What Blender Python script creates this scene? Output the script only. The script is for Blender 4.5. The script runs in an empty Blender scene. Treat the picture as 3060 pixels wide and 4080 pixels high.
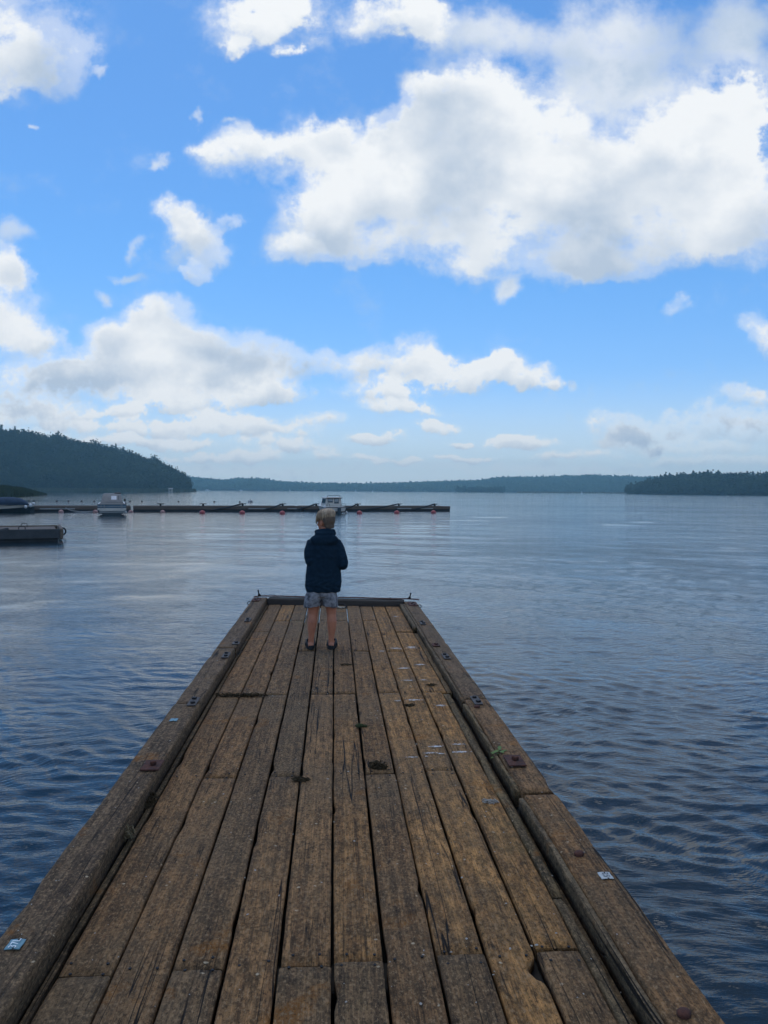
import bpy, bmesh, math, random
import numpy as np
from mathutils import Vector, Matrix, noise as mnoise

R = math.radians
sc = bpy.context.scene
col = sc.collection
random.seed(7)

# ------------------------------------------------------------------ camera
F_PX, CX, CY = 3060.0, 1530.0, 2040.0          # the photograph is 3060 x 4080
CAM = Vector((0.0, 0.0, 2.2))                  # water is z = 0, the deck z = 0.6
YAW, PITCH, ROLL = R(3.72), R(1.60), R(0.38)
cam_rot = (Matrix.Rotation(-YAW, 3, 'Z') @ Matrix.Rotation(R(90) - PITCH, 3, 'X') @ Matrix.Rotation(ROLL, 3, 'Z'))
cd = bpy.data.cameras.new('camera')
cd.sensor_fit = 'VERTICAL'; cd.sensor_height = 36.0; cd.sensor_width = 27.0
cd.lens = 36.0 * F_PX / 4080.0
cd.clip_start = 0.05; cd.clip_end = 20000
cam = bpy.data.objects.new('camera', cd); col.objects.link(cam)
cam.matrix_world = Matrix.Translation(CAM) @ cam_rot.to_4x4()
sc.camera = cam

def ray(px, py):
    return (cam_rot @ Vector(((px - CX) / F_PX, -(py - CY) / F_PX, -1.0))).normalized()
def at(px, py, z):                              # point of the plane at height z seen at a pixel
    d = ray(px, py); t = (z - CAM.z) / d.z
    return CAM + d * t
def far_at(px, py, dist):                       # point at a horizontal distance along a pixel's ray
    d = ray(px, py); return CAM + d * (dist / math.hypot(d.x, d.y))

# ------------------------------------------------------------------ sky, sun, exposure
SUN_AZ, SUN_EL = R(-20), R(72)                  # azimuth from +Y towards +X
W = bpy.data.worlds.new('World'); sc.world = W; W.use_nodes = True
NT = W.node_tree; NT.nodes.clear()
class G:
    """small helper for writing node graphs"""
    def __init__(self, nt): self.nt = nt
    def n(self, t, **k):
        nd = self.nt.nodes.new(t)
        for a, b in k.items(): setattr(nd, a, b)
        return nd
    def put(self, sock, v):
        if v is None: return
        if hasattr(v, 'is_linked') or isinstance(v, bpy.types.NodeSocket): self.nt.links.new(v, sock)
        else: sock.default_value = v
    def m(self, op, a, b=None, c=None, clamp=False):
        nd = self.n('ShaderNodeMath', operation=op, use_clamp=clamp)
        for i, v in enumerate((a, b, c)): self.put(nd.inputs[i], v)
        return nd.outputs[0]
    def v(self, op, a, b=None, c=None):
        nd = self.n('ShaderNodeVectorMath', operation=op)
        for i, v in enumerate((a, b, c)): self.put(nd.inputs[i], v)
        return nd.outputs['Value'] if op in ('DOT_PRODUCT', 'LENGTH', 'DISTANCE') else nd.outputs[0]
    def step(self, x, lo, hi, a=0.0, b=1.0):
        nd = self.n('ShaderNodeMapRange', interpolation_type='SMOOTHSTEP')
        for i, v in zip(range(5), (x, lo, hi, a, b)): self.put(nd.inputs[i], v)
        return nd.outputs[0]
    def lin(self, x, lo, hi, a=0.0, b=1.0):
        nd = self.n('ShaderNodeMapRange')
        for i, v in zip(range(5), (x, lo, hi, a, b)): self.put(nd.inputs[i], v)
        return nd.outputs[0]
    def noise(self, vec, scale, detail=4, rough=.5, dist=0.0, col=False, dims='3D'):
        nd = self.n('ShaderNodeTexNoise', noise_dimensions=dims)
        self.put(nd.inputs['Vector'], vec)
        for k, x in (('Scale', scale), ('Detail', detail), ('Roughness', rough), ('Distortion', dist)): self.put(nd.inputs[k], x)
        return nd.outputs['Color'] if col else nd.outputs[0]
    def mix(self, f, a, b, blend='MIX'):
        nd = self.n('ShaderNodeMix', data_type='RGBA', blend_type=blend)
        self.put(nd.inputs[0], f); self.put(nd.inputs[6], a); self.put(nd.inputs[7], b)
        return nd.outputs[2]
    def comb(self, x, y, z):
        nd = self.n('ShaderNodeCombineXYZ')
        for i, v in enumerate((x, y, z)): self.put(nd.inputs[i], v)
        return nd.outputs[0]
    def sep(self, v):
        nd = self.n('ShaderNodeSeparateXYZ'); self.put(nd.inputs[0], v); return nd.outputs
def c4(c): return (c[0], c[1], c[2], 1.0)

g = G(NT)
D = g.n('ShaderNodeTexCoord').outputs['Generated']
RIGHT = (math.cos(YAW), -math.sin(YAW), 0); FWD = (math.sin(YAW), math.cos(YAW), 0)
dx = g.v('DOT_PRODUCT', D, RIGHT); dy = g.v('DOT_PRODUCT', D, FWD); dz = g.sep(D)[2]
yc = g.m('MAXIMUM', dy, .08)
U = g.m('DIVIDE', dx, yc); V = g.m('DIVIDE', dz, yc)
UV = g.comb(U, V, 1.0)
# cloud bank: (x, y, half width, half height) of the lobes as seen on the photograph (1659 x 2212)
LOBES = [
 (50,50,175,135),(105,115,115,95),(-30,150,100,75),(212,160,30,20),
 (500,30,110,80),(610,15,130,80),(505,85,50,38),(620,95,38,26),
 (850,30,130,55),(925,55,60,55),
 (440,352,55,30),(520,335,80,55),(600,350,95,60),(700,340,110,80),(735,310,65,45),
 (860,270,70,70),(940,290,130,90),(1020,340,130,100),(905,220,60,70),(940,330,180,130),(1010,210,120,90),(1080,260,150,130),
 (800,430,230,110),(960,450,230,130),(1000,540,150,65),(700,470,110,70),(640,535,75,35),(820,530,120,45),
 (1200,320,190,150),(1180,440,200,120),(1300,430,230,150),(1230,560,130,55),(1330,560,120,45),
 (1430,330,130,130),(1520,270,150,130),(1600,230,110,90),(1570,400,180,140),(1480,500,190,75),(1640,470,140,110),
 (360,470,52,34),(395,500,72,45),(455,530,60,48),(485,470,34,22),(425,580,40,26),
 (1468,666,44,27),(1650,715,34,55),
 (20,565,55,50),(50,600,42,36),(15,650,80,80),(25,730,90,60),(85,745,45,30),
 (345,680,90,48),(300,715,105,55),(235,735,85,45),(420,740,110,55),(500,770,110,55),(600,790,115,50),(690,785,55,40),
 (380,780,190,75),(260,790,130,60),(110,800,120,45),(560,850,120,35),(440,870,120,30),(60,870,110,30),(180,820,130,50),(50,830,120,50),(370,820,170,50),(300,860,110,30),(520,820,110,35),
 (890,755,48,45),(860,790,120,45),(950,800,110,48),(1060,800,75,42),(1140,825,60,28),(780,790,60,40),(820,845,100,32),(870,880,90,20),(1190,838,26,14),
 (590,862,70,22),(440,915,150,26),(590,930,130,24),(120,890,120,26),(255,890,48,24),(140,920,70,18),
 (830,945,55,16),(940,918,55,20),(790,945,40,14),(715,980,45,16),(540,980,70,14),(995,957,38,10),(1105,952,50,22),(1160,960,50,14),(800,988,42,10),(865,1000,55,11),(390,958,110,14),
 (1330,925,78,40),(1375,935,60,26),(1450,920,42,30),(1545,915,80,44),(1630,925,85,48),(1400,950,110,26),(1110,955,70,24),(1610,858,70,24),(1425,968,55,13),(1540,972,120,16),(1290,975,60,12),(1620,1000,90,14),(1200,985,80,10),
 (60,905,130,34),(330,930,190,24),(250,962,150,16),(620,960,120,16),(60,950,120,18),(700,905,60,16),(470,985,150,12),(1000,990,90,10),(1480,995,160,12)]
VEIL = [(346,375,24,20),(415,272,20,28),(497,275,26,18),(210,645,26,30),(298,540,26,30),(1230,848,20,14),(55,283,14,12),(685,850,26,24),(470,360,110,60),(420,520,110,70),(540,300,40,40),(620,520,90,60),(1110,600,70,60),(880,180,60,40),(1220,70,330,150),(1420,130,300,150),(1040,60,160,80),(1610,60,90,140),(1300,210,260,80),(700,15,140,90),(90,960,260,26),(500,1010,420,22),(1200,1010,420,20),(1110,620,60,35),(30,500,60,40),(270,590,60,14)]
def uv_of(x, y):
    d = ray(x * 1.84449, y * 1.84449)
    f = d.dot(Vector(FWD)); return d.dot(Vector(RIGHT)) / f, d.z / f
w1 = g.noise(UV, 7.0, 5, .55, col=True, dims='2D'); w2_ = g.noise(UV, 30.0, 4, .6, col=True, dims='2D')
wv = g.v('MULTIPLY', g.v('SUBTRACT', w1, (.5, .5, .5)), (.105, .085, 0))
wv2 = g.v('MULTIPLY', g.v('SUBTRACT', w2_, (.5, .5, .5)), (.030, .026, 0))
vs = g.lin(V, 0.0, .35, .40, 1.0)              # far clouds are small: so is their breakup
UVW = g.v('ADD', UV, g.v('MULTIPLY', g.v('ADD', wv, wv2), g.comb(vs, vs, 0.0)))
TILE_NO = [0]
def lobes(g, lst, uvw, grow=1.0):
    acc = None; TILE_NO[0] += 1; ep = TILE_NO[0] * 1e-5     # keeps equal lobes of two pieces from being merged
    for (x, y, rx, ry) in lst:
        u, v = uv_of(x, y); su = F_PX / (rx * 1.84449 * grow); sv = F_PX / (ry * 1.84449 * grow)
        L = g.v('MULTIPLY_ADD', uvw, (su, sv, 1.0), (-u * su + ep, -v * sv, 0.0))
        w = g.m('MAXIMUM', g.m('SUBTRACT', 2.0, g.v('DOT_PRODUCT', L, L)), 0.0)
        w2 = g.m('MULTIPLY', w, w)
        wn = g.n('ShaderNodeVectorMath', operation='SCALE'); g.put(wn.inputs[0], L); g.put(wn.inputs['Scale'], w2)
        wl = wn.outputs[0]; acc = wl if acc is None else g.v('ADD', acc, wl)
    return acc
Qd = g.v('MULTIPLY', UV, (1.0, 1.2, 0.0))
n1 = g.noise(Qd, 9.0, 10, .64, dims='2D'); nlow = g.noise(Qd, 40.0, 7, .64, dims='2D')
n1s = g.noise(g.v('ADD', Qd, (-.014, .024, 0)), 9.0, 5, .55, dims='2D')
nsh = g.noise(g.v('ADD', Qd, (3.1, 1.7, 0)), 4.2, 2.5, .5, dims='2D')
lowf = g.step(V, .10, .26, 1.0, 0.0)
nn = g.m('ADD', g.m('MULTIPLY', n1, g.m('SUBTRACT', 1.0, g.m('MULTIPLY', lowf, .8))), g.m('MULTIPLY', nlow, g.m('MULTIPLY', lowf, .8)))
nn = g.m('SUBTRACT', nn, .5)
relief = g.m('MULTIPLY', g.m('SUBTRACT', n1, n1s), 1.25)
soft = g.lin(nsh, .35, .65, .55, 1.9)
# clouds outside the frame: the same broken cumulus
gp = g.v('DIVIDE', D, g.comb(*(g.m('ADD', g.m('ABSOLUTE', dz), .16),) * 3))
gen = g.m('MULTIPLY', g.m('SUBTRACT', g.noise(gp, 1.15, 6, .55), .49), 6.0)
inW = g.m('MULTIPLY', g.m('MULTIPLY', g.step(g.m('ABSOLUTE', U), .54, .75, 1.0, 0.0), g.step(V, .66, .9, 1.0, 0.0)), g.step(dy, .1, .25))
KS = 10.0                                       # colours below are radiances; the Background runs at 0.1
def rad(r, gr, b): return (r * KS, gr * KS, b * KS, 1)
sky = g.n('ShaderNodeTexSky', sky_type='NISHITA', sun_disc=False, sun_elevation=SUN_EL, sun_rotation=SUN_AZ,
          air_density=1.0, dust_density=.4, ozone_density=2.0, altitude=0.0)
up = g.step(dz, .02, .30)
skyc = g.mix(1.0, sky.outputs[0], g.mix(up, (.86, 1.08, 1.46, 1), (.62, 1.11, 1.52, 1)), 'MULTIPLY')
skyc = g.mix(g.step(dz, -.01, .16, .78, 0.0), skyc, rad(.74, .82, .88))
SHARED = {'UVW': UVW, 'NN': nn, 'RELIEF': relief, 'SOFT': soft, 'NSH': nsh, 'GEN': gen, 'INW': inW, 'SKY': skyc}
def cloudy(main, veil):
    """Background closure with the given lobes over the clear sky, kept in a node group of its own"""
    gt = bpy.data.node_groups.new('sky_piece', 'ShaderNodeTree'); g = G(gt)
    for k_ in SHARED: gt.interface.new_socket(k_, in_out='INPUT', socket_type='NodeSocketVector' if k_ == 'UVW' else ('NodeSocketColor' if k_ == 'SKY' else 'NodeSocketFloat'))
    gt.interface.new_socket('Shader', in_out='OUTPUT', socket_type='NodeSocketShader')
    gi = g.n('NodeGroupInput'); go = g.n('NodeGroupOutput'); I = gi.outputs
    base = I['SKY']; nn, inW, nsh = I['NN'], I['INW'], I['NSH']
    if veil:
        av = g.sep(lobes(g, veil, I['UVW'], 1.15))[2]
        al = g.m('MULTIPLY', g.step(g.m('ADD', av, g.m('MULTIPLY', nn, 2.6)), .1, 1.7, 0.0, .88), inW)
        vl = g.step(g.m('ADD', g.m('MULTIPLY', nn, .9), nsh), .38, .72)
        base = g.mix(al, base, g.mix(vl, rad(.78, .815, .85), rad(.52, .61, .72)))
    A_ = lobes(g, main, I['UVW'], 1.22) if main else None
    out = g.m('MULTIPLY', I['GEN'], g.m('SUBTRACT', 1.0, inW))
    if main:
        A_ = g.sep(A_); M_ = A_[2]; Sy = g.m('DIVIDE', A_[1], g.m('MAXIMUM', M_, .05))
        de = g.m('SUBTRACT', g.m('ADD', g.m('MINIMUM', M_, 2.3), g.m('MULTIPLY', nn, g.step(M_, 0.0, .35, 0.0, 4.0))), g.step(M_, .02, .5, .30, 0.0))
        de = g.m('ADD', g.m('MULTIPLY', de, inW), out)
    else:
        de = out; Sy = None
    al = g.m('MAXIMUM', g.step(de, .05, g.m('ADD', .12, I['SOFT'])), g.step(de, -.45, .9, 0.0, .5))
    li = g.m('SUBTRACT', g.m('ADD', 1.08, I['RELIEF']), g.step(de, .6, 2.4, 0.0, .25))
    li = g.m('SUBTRACT', li, g.m('MULTIPLY', g.step(nsh, .40, .64), g.step(de, .5, 2.0, 0.0, .70)))
    if Sy is not None: li = g.m('ADD', li, g.m('MULTIPLY', g.m('MULTIPLY', g.m('MINIMUM', Sy, .10), inW), 1.15))
    li = g.m('MINIMUM', g.m('MAXIMUM', li, 0.0), 1.0)
    cc = g.mix(li, rad(.46, .55, .67), rad(.86, .88, .895))
    b_ = g.n('ShaderNodeBackground'); gt.links.new(g.mix(al, base, cc), b_.inputs[0]); b_.inputs[1].default_value = .10
    gt.links.new(b_.outputs[0], go.inputs[0])
    gn = NT.nodes.new('ShaderNodeGroup'); gn.node_tree = gt
    for k_, so_ in SHARED.items(): NT.links.new(so_, gn.inputs[k_])
    return gn.outputs[0]
def boxes(lst, grow, u0, u1, v0, v1):
    o_ = []
    for L in lst:
        (ua, va), (ub, vb) = uv_of(L[0] - L[2] * grow, L[1] + L[3] * grow), uv_of(L[0] + L[2] * grow, L[1] - L[3] * grow)
        mg = .058 * min(1, .28 + max(v1, 0) * 2)
        if ub > u0 - mg and ua < u1 + mg and vb > v0 - mg and va < v1 + mg: o_.append(L)
    return o_
def pick(f, a, b):
    mx = g.n('ShaderNodeMixShader'); NT.links.new(f, mx.inputs[0]); NT.links.new(a, mx.inputs[1]); NT.links.new(b, mx.inputs[2]); return mx.outputs[0]
def tile(u0, u1, v0, v1, depth=0):
    """cut the sky into pieces so that each only weighs its own lobes"""
    a_, b_ = boxes(LOBES, 1.22, u0, u1, v0, v1), boxes(VEIL, 1.15, u0, u1, v0, v1)
    if len(a_) + len(b_) <= 26 or depth > 9: return cloudy(a_, b_)
    if (v1 - v0) * 1.3 > (u1 - u0):
        TILE_NO[0] += 1; c_ = v0 + (v1 - v0) * .5 + TILE_NO[0] * 1e-6; return pick(g.m('GREATER_THAN', V, c_), tile(u0, u1, v0, c_, depth + 1), tile(u0, u1, c_, v1, depth + 1))
    TILE_NO[0] += 1; c_ = u0 + (u1 - u0) * .5 + TILE_NO[0] * 1e-6; return pick(g.m('GREATER_THAN', U, c_), tile(u0, c_, v0, v1, depth + 1), tile(c_, u1, v0, v1, depth + 1))
inside = pick(g.m('GREATER_THAN', V, .15), tile(-.6, .6, -.05, .15), tile(-.6, .6, .15, .70))
outside = cloudy([], [])
infr = g.m('MULTIPLY', g.m('MULTIPLY', g.m('LESS_THAN', g.m('ABSOLUTE', U), .755), g.m('LESS_THAN', V, .905)), g.m('GREATER_THAN', dy, .101))
wo = g.n('ShaderNodeOutputWorld'); NT.links.new(pick(infr, outside, inside), wo.inputs[0])
W.cycles.sampling_method = 'MANUAL'; W.cycles.sample_map_resolution = 512

sd = bpy.data.lights.new('sun', 'SUN'); sd.energy = .70; sd.angle = R(34); sd.color = (1.0, .95, .87)
sun = bpy.data.objects.new('sun', sd); col.objects.link(sun)
SUNV = Vector((math.sin(SUN_AZ) * math.cos(SUN_EL), math.cos(SUN_AZ) * math.cos(SUN_EL), math.sin(SUN_EL)))
sun.rotation_euler = SUNV.to_track_quat('Z', 'Y').to_euler(); sun.location = (0, 0, 60)

sc.view_settings.view_transform = 'Standard'; sc.view_settings.look = 'None'
sc.view_settings.exposure = 0.12; sc.view_settings.gamma = 1.0; sc.view_settings.use_curve_mapping = False
sc.render.engine = 'CYCLES'
sc.cycles.use_denoising = True
sc.cycles.use_adaptive_sampling = True; sc.cycles.adaptive_threshold = .015
sc.cycles.max_bounces = 4; sc.cycles.diffuse_bounces = 2; sc.cycles.glossy_bounces = 2; sc.cycles.volume_bounces = 2
sc.cycles.transparent_max_bounces = 6
sc.cycles.sample_clamp_indirect = 4.0

# ------------------------------------------------------------------ materials
MATS = {}
def mat(name, c, rough=.7, metal=0.0, var=.25, scale=8.0, c2=None, bump=0.0, bscale=60.0, spec=.4, stretch=(1, 1, 1)):
    if name in MATS: return MATS[name]
    m = bpy.data.materials.new(name); m.use_nodes = True; nt = m.node_tree; q = G(nt)
    b = nt.nodes['Principled BSDF']
    tc = q.n('ShaderNodeTexCoord').outputs['Object']
    v = q.v('MULTIPLY', tc, stretch)
    n = q.noise(v, scale, 5, .6)
    f = q.step(n, .3, .7)
    d = c2 if c2 else tuple(x * (1 - var) for x in c)
    q.put(b.inputs['Base Color'], q.mix(f, c4(c), c4(d)))
    b.inputs['Roughness'].default_value = rough; b.inputs['Metallic'].default_value = metal
    b.inputs['Specular IOR Level'].default_value = spec
    if bump:
        bn = q.n('ShaderNodeBump'); bn.inputs['Strength'].default_value = bump; bn.inputs['Distance'].default_value = .004
        nt.links.new(q.noise(v, bscale, 4, .6), bn.inputs['Height']); nt.links.new(bn.outputs[0], b.inputs['Normal'])
    MATS[name] = m; return m

def wood(name, dark=1.0, lichen=.5, speck=.5, crack=1.0):
    m = bpy.data.materials.new(name); m.use_nodes = True; nt = m.node_tree; q = G(nt)
    b = nt.nodes['Principled BSDF']
    tco = q.n('ShaderNodeTexCoord').outputs['Object']; geo = q.n('ShaderNodeNewGeometry')
    oi = q.n('ShaderNodeObjectInfo')
    off = q.v('MULTIPLY', q.comb(oi.outputs['Random'], q.m('FRACT', q.m('MULTIPLY', oi.outputs['Random'], 37.7)), oi.outputs['Random']), (53.0, 91.0, 17.0))
    P = q.v('ADD', tco, off); PW = geo.outputs['Position']
    warp = q.v('MULTIPLY', q.v('SUBTRACT', q.noise(P, 2.2, 2, .5, col=True), (.5, .5, .5)), (.016, 0, .01))
    Pg = q.v('ADD', P, warp)
    grain = q.noise(q.v('MULTIPLY', Pg, (38, .8, 38)), 1.0, 6, .62)
    fibre = q.noise(q.v('MULTIPLY', Pg, (170, 7, 170)), 1.0, 4, .7)
    pit = q.noise(q.v('MULTIPLY', P, (1, .62, 1)), 85.0, 5, .78)
    blotch = q.noise(PW, 5.2, 5, .62)
    big = q.noise(PW, 1.15, 4, .6)
    ck = q.noise(q.v('MULTIPLY', Pg, (10, .20, 3)), 1.0, 3, .5)
    ckm = q.step(q.noise(q.v('MULTIPLY', P, (4, .6, 3)), 1.0, 2, .5), .47, .60)
    crk = q.m('MULTIPLY', q.step(q.m('ABSOLUTE', q.m('SUBTRACT', ck, .5)), .0028, .0085, crack, 0.0), ckm)
    ck2 = q.noise(q.v('MULTIPLY', Pg, (56, 1.2, 9)), 1.0, 2, .5)
    crk2 = q.m('MULTIPLY', q.step(q.m('ABSOLUTE', q.m('SUBTRACT', ck2, .5)), .004, .016, .7 * crack, 0.0), q.step(blotch, .48, .66))
    base = oi.outputs['Color']
    c = q.mix(q.step(grain, .40, .62), base, q.mix(1.0, base, (.58, .56, .56, 1), 'MULTIPLY'))
    c = q.mix(q.step(fibre, .46, .60, 0, .75), c, q.mix(1.0, c, (1.75, 1.66, 1.58, 1), 'MULTIPLY'))
    mott = q.noise(q.v('MULTIPLY', P, (1, .42, 1)), 30.0, 6, .78)
    c = q.mix(1.0, c, q.mix(q.step(mott, .41, .59), (1.38, 1.34, 1.30, 1), (.60, .61, .62, 1)), 'MULTIPLY')
    grey = (.122, .100, .076, 1)
    c = q.mix(q.step(big, .40, .64, 0.0, .50), c, grey)
    c = q.mix(q.step(blotch, .60, .74, 0, .55), c, (.045, .038, .032, 1))
    oc = q.m('MULTIPLY', q.step(q.noise(PW, 3.1, 6, .65), .59, .70), q.step(pit, .36, .60))
    c = q.mix(q.m('MULTIPLY', oc, lichen), c, (.27, .125, .022, 1))
    gr = q.m('MULTIPLY', q.step(q.noise(q.v('ADD', PW, (9, 4, 0)), 2.3, 5, .6), .60, .74), .38)
    c = q.mix(gr, c, (.060, .062, .026, 1))
    c = q.mix(q.step(pit, .535, .60, 0, .68), c, (.028, .022, .016, 1))
    c = q.mix(q.step(pit, .455, .39, 0, .60), c, (.30, .235, .165, 1))
    # bird lime and shell dust
    vo = q.n('ShaderNodeTexVoronoi', feature='F1'); q.put(vo.inputs['Vector'], q.v('ADD', PW, q.v('MULTIPLY', q.noise(PW, 40, 2, .5, col=True), (.02, .02, .02)))); vo.inputs['Scale'].default_value = 17.0
    spk = q.m('MULTIPLY', q.step(vo.outputs['Distance'], .07, .14, 1.0, 0.0), q.step(q.sep(vo.outputs['Color'])[0], .80 - .12 * speck, .84, 0, .85))
    c = q.mix(spk, c, (.46, .44, .40, 1))
    c = q.mix(q.m('MAXIMUM', crk, crk2), c, (.012, .010, .009, 1))
    c = q.mix(1.0, c, (1.25 * dark, 1.0 * dark, .70 * dark, 1), 'MULTIPLY')
    q.put(b.inputs['Base Color'], c)
    q.put(b.inputs['Roughness'], q.lin(pit, .3, .7, .72, .95)); b.inputs['Specular IOR Level'].default_value = .22
    h = q.m('ADD', q.m('MULTIPLY', fibre, .35), q.m('ADD', q.m('MULTIPLY', q.m('ADD', pit, mott), .6), q.m('MULTIPLY', grain, .5)))
    h = q.m('SUBTRACT', h, q.m('MULTIPLY', q.m('MAXIMUM', crk, crk2), 1.8))
    h = q.m('ADD', h, q.m('MULTIPLY', spk, .5))
    bn = q.n('ShaderNodeBump'); bn.inputs['Strength'].default_value = 1.0; bn.inputs['Distance'].default_value = .009
    nt.links.new(h, bn.inputs['Height']); nt.links.new(bn.outputs[0], b.inputs['Normal'])
    return m

M_PLANK = wood('weathered_plank', .92, .75, .6)
M_RAIL = wood('weathered_beam', .95, 1.0, .6, 1.0)
M_RUST = mat('rusty_iron', (.115, .042, .026), .85, .25, c2=(.045, .022, .018), scale=40, bump=.8, bscale=160)
M_GALV = mat('galvanised_plate', (.105, .100, .098), .75, .2, c2=(.070, .058, .052), scale=45, bump=.4, bscale=150)
M_IRON = mat('black_iron', (.022, .022, .024), .6, .5, scale=40, bump=.5)
M_DARKWOOD = mat('dark_damp_wood', (.035, .030, .024), .9, var=.5, scale=5, stretch=(4, .6, 4), bump=.6)
M_HULLC = mat('dark_float_concrete', (.030, .034, .036), .85, var=.5, scale=3, bump=.5)
M_TAGBLUE = mat('blue_tag', (.15, .29, .34), .45, var=.18, scale=30)
M_TAGWHITE = mat('white_tag', (.48, .50, .48), .45, var=.12, scale=30)
M_TXTW = mat('pale_numeral', (.85, .88, .88), .5)
M_TXTG = mat('grey_numeral', (.10, .11, .12), .6)

# ------------------------------------------------------------------ mesh helpers
def link(name, me, m=None, parent=None, loc=None):
    o = bpy.data.objects.new(name, me); col.objects.link(o)
    if m is not None and me is not None and not me.materials: me.materials.append(m)
    if parent is not None: o.parent = parent
    if loc is not None: o.location = loc
    return o
def tag(o, label=None, cat=None, group=None, kind=None):
    if label: o['label'] = label
    if cat: o['category'] = cat
    if group: o['group'] = group
    if kind: o['kind'] = kind
    return o
def empty(name, loc=(0, 0, 0), rz=0.0):
    o = bpy.data.objects.new(name, None); col.objects.link(o); o.location = loc; o.rotation_euler = (0, 0, rz)
    o.empty_display_size = .2; return o
class MB:
    """collects shapes into one mesh"""
    def __init__(self): self.v = []; self.f = []
    def add(self, vs, fs):
        k = len(self.v); self.v += [tuple(p) for p in vs]; self.f += [tuple(i + k for i in f) for f in fs]; return self
    def box(self, x0, x1, y0, y1, z0, z1, bev=0.0, rot=None, org=None):
        if bev > 0:
            b = min(bev, (x1 - x0) * .49, (y1 - y0) * .49, (z1 - z0) * .49)
            pr = [(x0, y0 + b), (x0 + b, y0), (x1 - b, y0), (x1, y0 + b), (x1, y1 - b), (x1 - b, y1), (x0 + b, y1), (x0, y1 - b)]
            cx, cy = (x0 + x1) / 2, (y0 + y1) / 2
            def ins(p):
                sx = (x1 - x0 - 2 * b) / (x1 - x0); sy = (y1 - y0 - 2 * b) / (y1 - y0)
                return (cx + (p[0] - cx) * sx, cy + (p[1] - cy) * sy)
            rings = [[(*ins(p), z0) for p in pr], [(*p, z0 + b) for p in pr], [(*p, z1 - b) for p in pr], [(*ins(p), z1) for p in pr]]
            vs = [p for r_ in rings for p in r_]; fs = []
            for k in range(3):
                for i in range(8): j = (i + 1) % 8; fs.append((k * 8 + i, k * 8 + j, k * 8 + 8 + j, k * 8 + 8 + i))
            fs.append(tuple(range(7, -1, -1))); fs.append(tuple(range(24, 32)))
        else:
            vs = [(x, y, z) for z in (z0, z1) for (x, y) in ((x0, y0), (x1, y0), (x1, y1), (x0, y1))]
            fs = [(3, 2, 1, 0), (4, 5, 6, 7), (0, 1, 5, 4), (1, 2, 6, 5), (2, 3, 7, 6), (3, 0, 4, 7)]
        if rot is not None:
            o = Vector(org); vs = [o + rot @ (Vector(p) - o) for p in vs]
        return self.add(vs, fs)
    def tube(self, pts, rad, n=8, cap=True):
        pts = [Vector(p) for p in pts]
        if not isinstance(rad, (list, tuple)): rad = [rad] * len(pts)
        up = Vector((0, 0, 1)); vs = []; prev = None
        for i, p in enumerate(pts):
            t = (pts[min(i + 1, len(pts) - 1)] - pts[max(i - 1, 0)])
            t = t.normalized() if t.length > 1e-9 else Vector((0, 0, 1))
            if prev is None:
                a = t.orthogonal().normalized()
            else:
                a = (prev - t * prev.dot(t)); a = a.normalized() if a.length > 1e-6 else t.orthogonal().normalized()
            prev = a; b = t.cross(a)
            r_ = rad[i]; ra, rb = (r_ if isinstance(r_, (tuple, list)) else (r_, r_))
            for k in range(n):
                an = 2 * math.pi * k / n; vs.append(p + a * math.cos(an) * ra + b * math.sin(an) * rb)
        fs = []
        for i in range(len(pts) - 1):
            for k in range(n):
                j = (k + 1) % n; fs.append((i * n + k, i * n + j, i * n + n + j, i * n + n + k))
        if cap:
            fs.append(tuple(range(n - 1, -1, -1))); e = (len(pts) - 1) * n; fs.append(tuple(range(e, e + n)))
        return self.add(vs, fs)
    def lathe(self, prof, n=16, org=(0, 0, 0), sx=1.0, sy=1.0):      # prof: (r, z) bottom to top
        ox, oy, oz = org
        vs = [(ox + r_ * sx * math.cos(2 * math.pi * k / n), oy + r_ * sy * math.sin(2 * math.pi * k / n), oz + z) for (r_, z) in prof for k in range(n)]
        fs = []
        for i in range(len(prof) - 1):
            for k in range(n):
                j = (k + 1) % n; fs.append((i * n + k, i * n + j, i * n + n + j, i * n + n + k))
        fs.append(tuple(range(n - 1, -1, -1))); e = (len(prof) - 1) * n; fs.append(tuple(range(e, e + n)))
        return self.add(vs, fs)
    def ell(self, c, r, n=16, m=10, rot=None):
        vs = [Vector((0, 0, -1))]; fs = []
        for i in range(1, m):
            th = -math.pi / 2 + math.pi * i / m
            for k in range(n): vs.append(Vector((math.cos(th) * math.cos(2 * math.pi * k / n), math.cos(th) * math.sin(2 * math.pi * k / n), math.sin(th))))
        vs.append(Vector((0, 0, 1))); T = len(vs) - 1
        for k in range(n):
            j = (k + 1) % n; fs.append((0, 1 + j, 1 + k)); fs.append((T, T - n + k, T - n + j))
        for i in range(m - 2):
            for k in range(n):
                j = (k + 1) % n; a = 1 + i * n; fs.append((a + k, a + j, a + n + j, a + n + k))
        out = []
        for p in vs:
            q = Vector((p.x * r[0], p.y * r[1], p.z * r[2]))
            if rot is not None: q = rot @ q
            out.append(q + Vector(c))
        return self.add(out, fs)
    def loft(self, rings):                                            # closed rings of equal length, capped
        n = len(rings[0]); vs = [p for r_ in rings for p in r_]; fs = []
        for i in range(len(rings) - 1):
            for k in range(n):
                j = (k + 1) % n; fs.append((i * n + k, i * n + j, i * n + n + j, i * n + n + k))
        fs.append(tuple(range(n - 1, -1, -1))); e = (len(rings) - 1) * n; fs.append(tuple(range(e, e + n)))
        return self.add(vs, fs)
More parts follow.
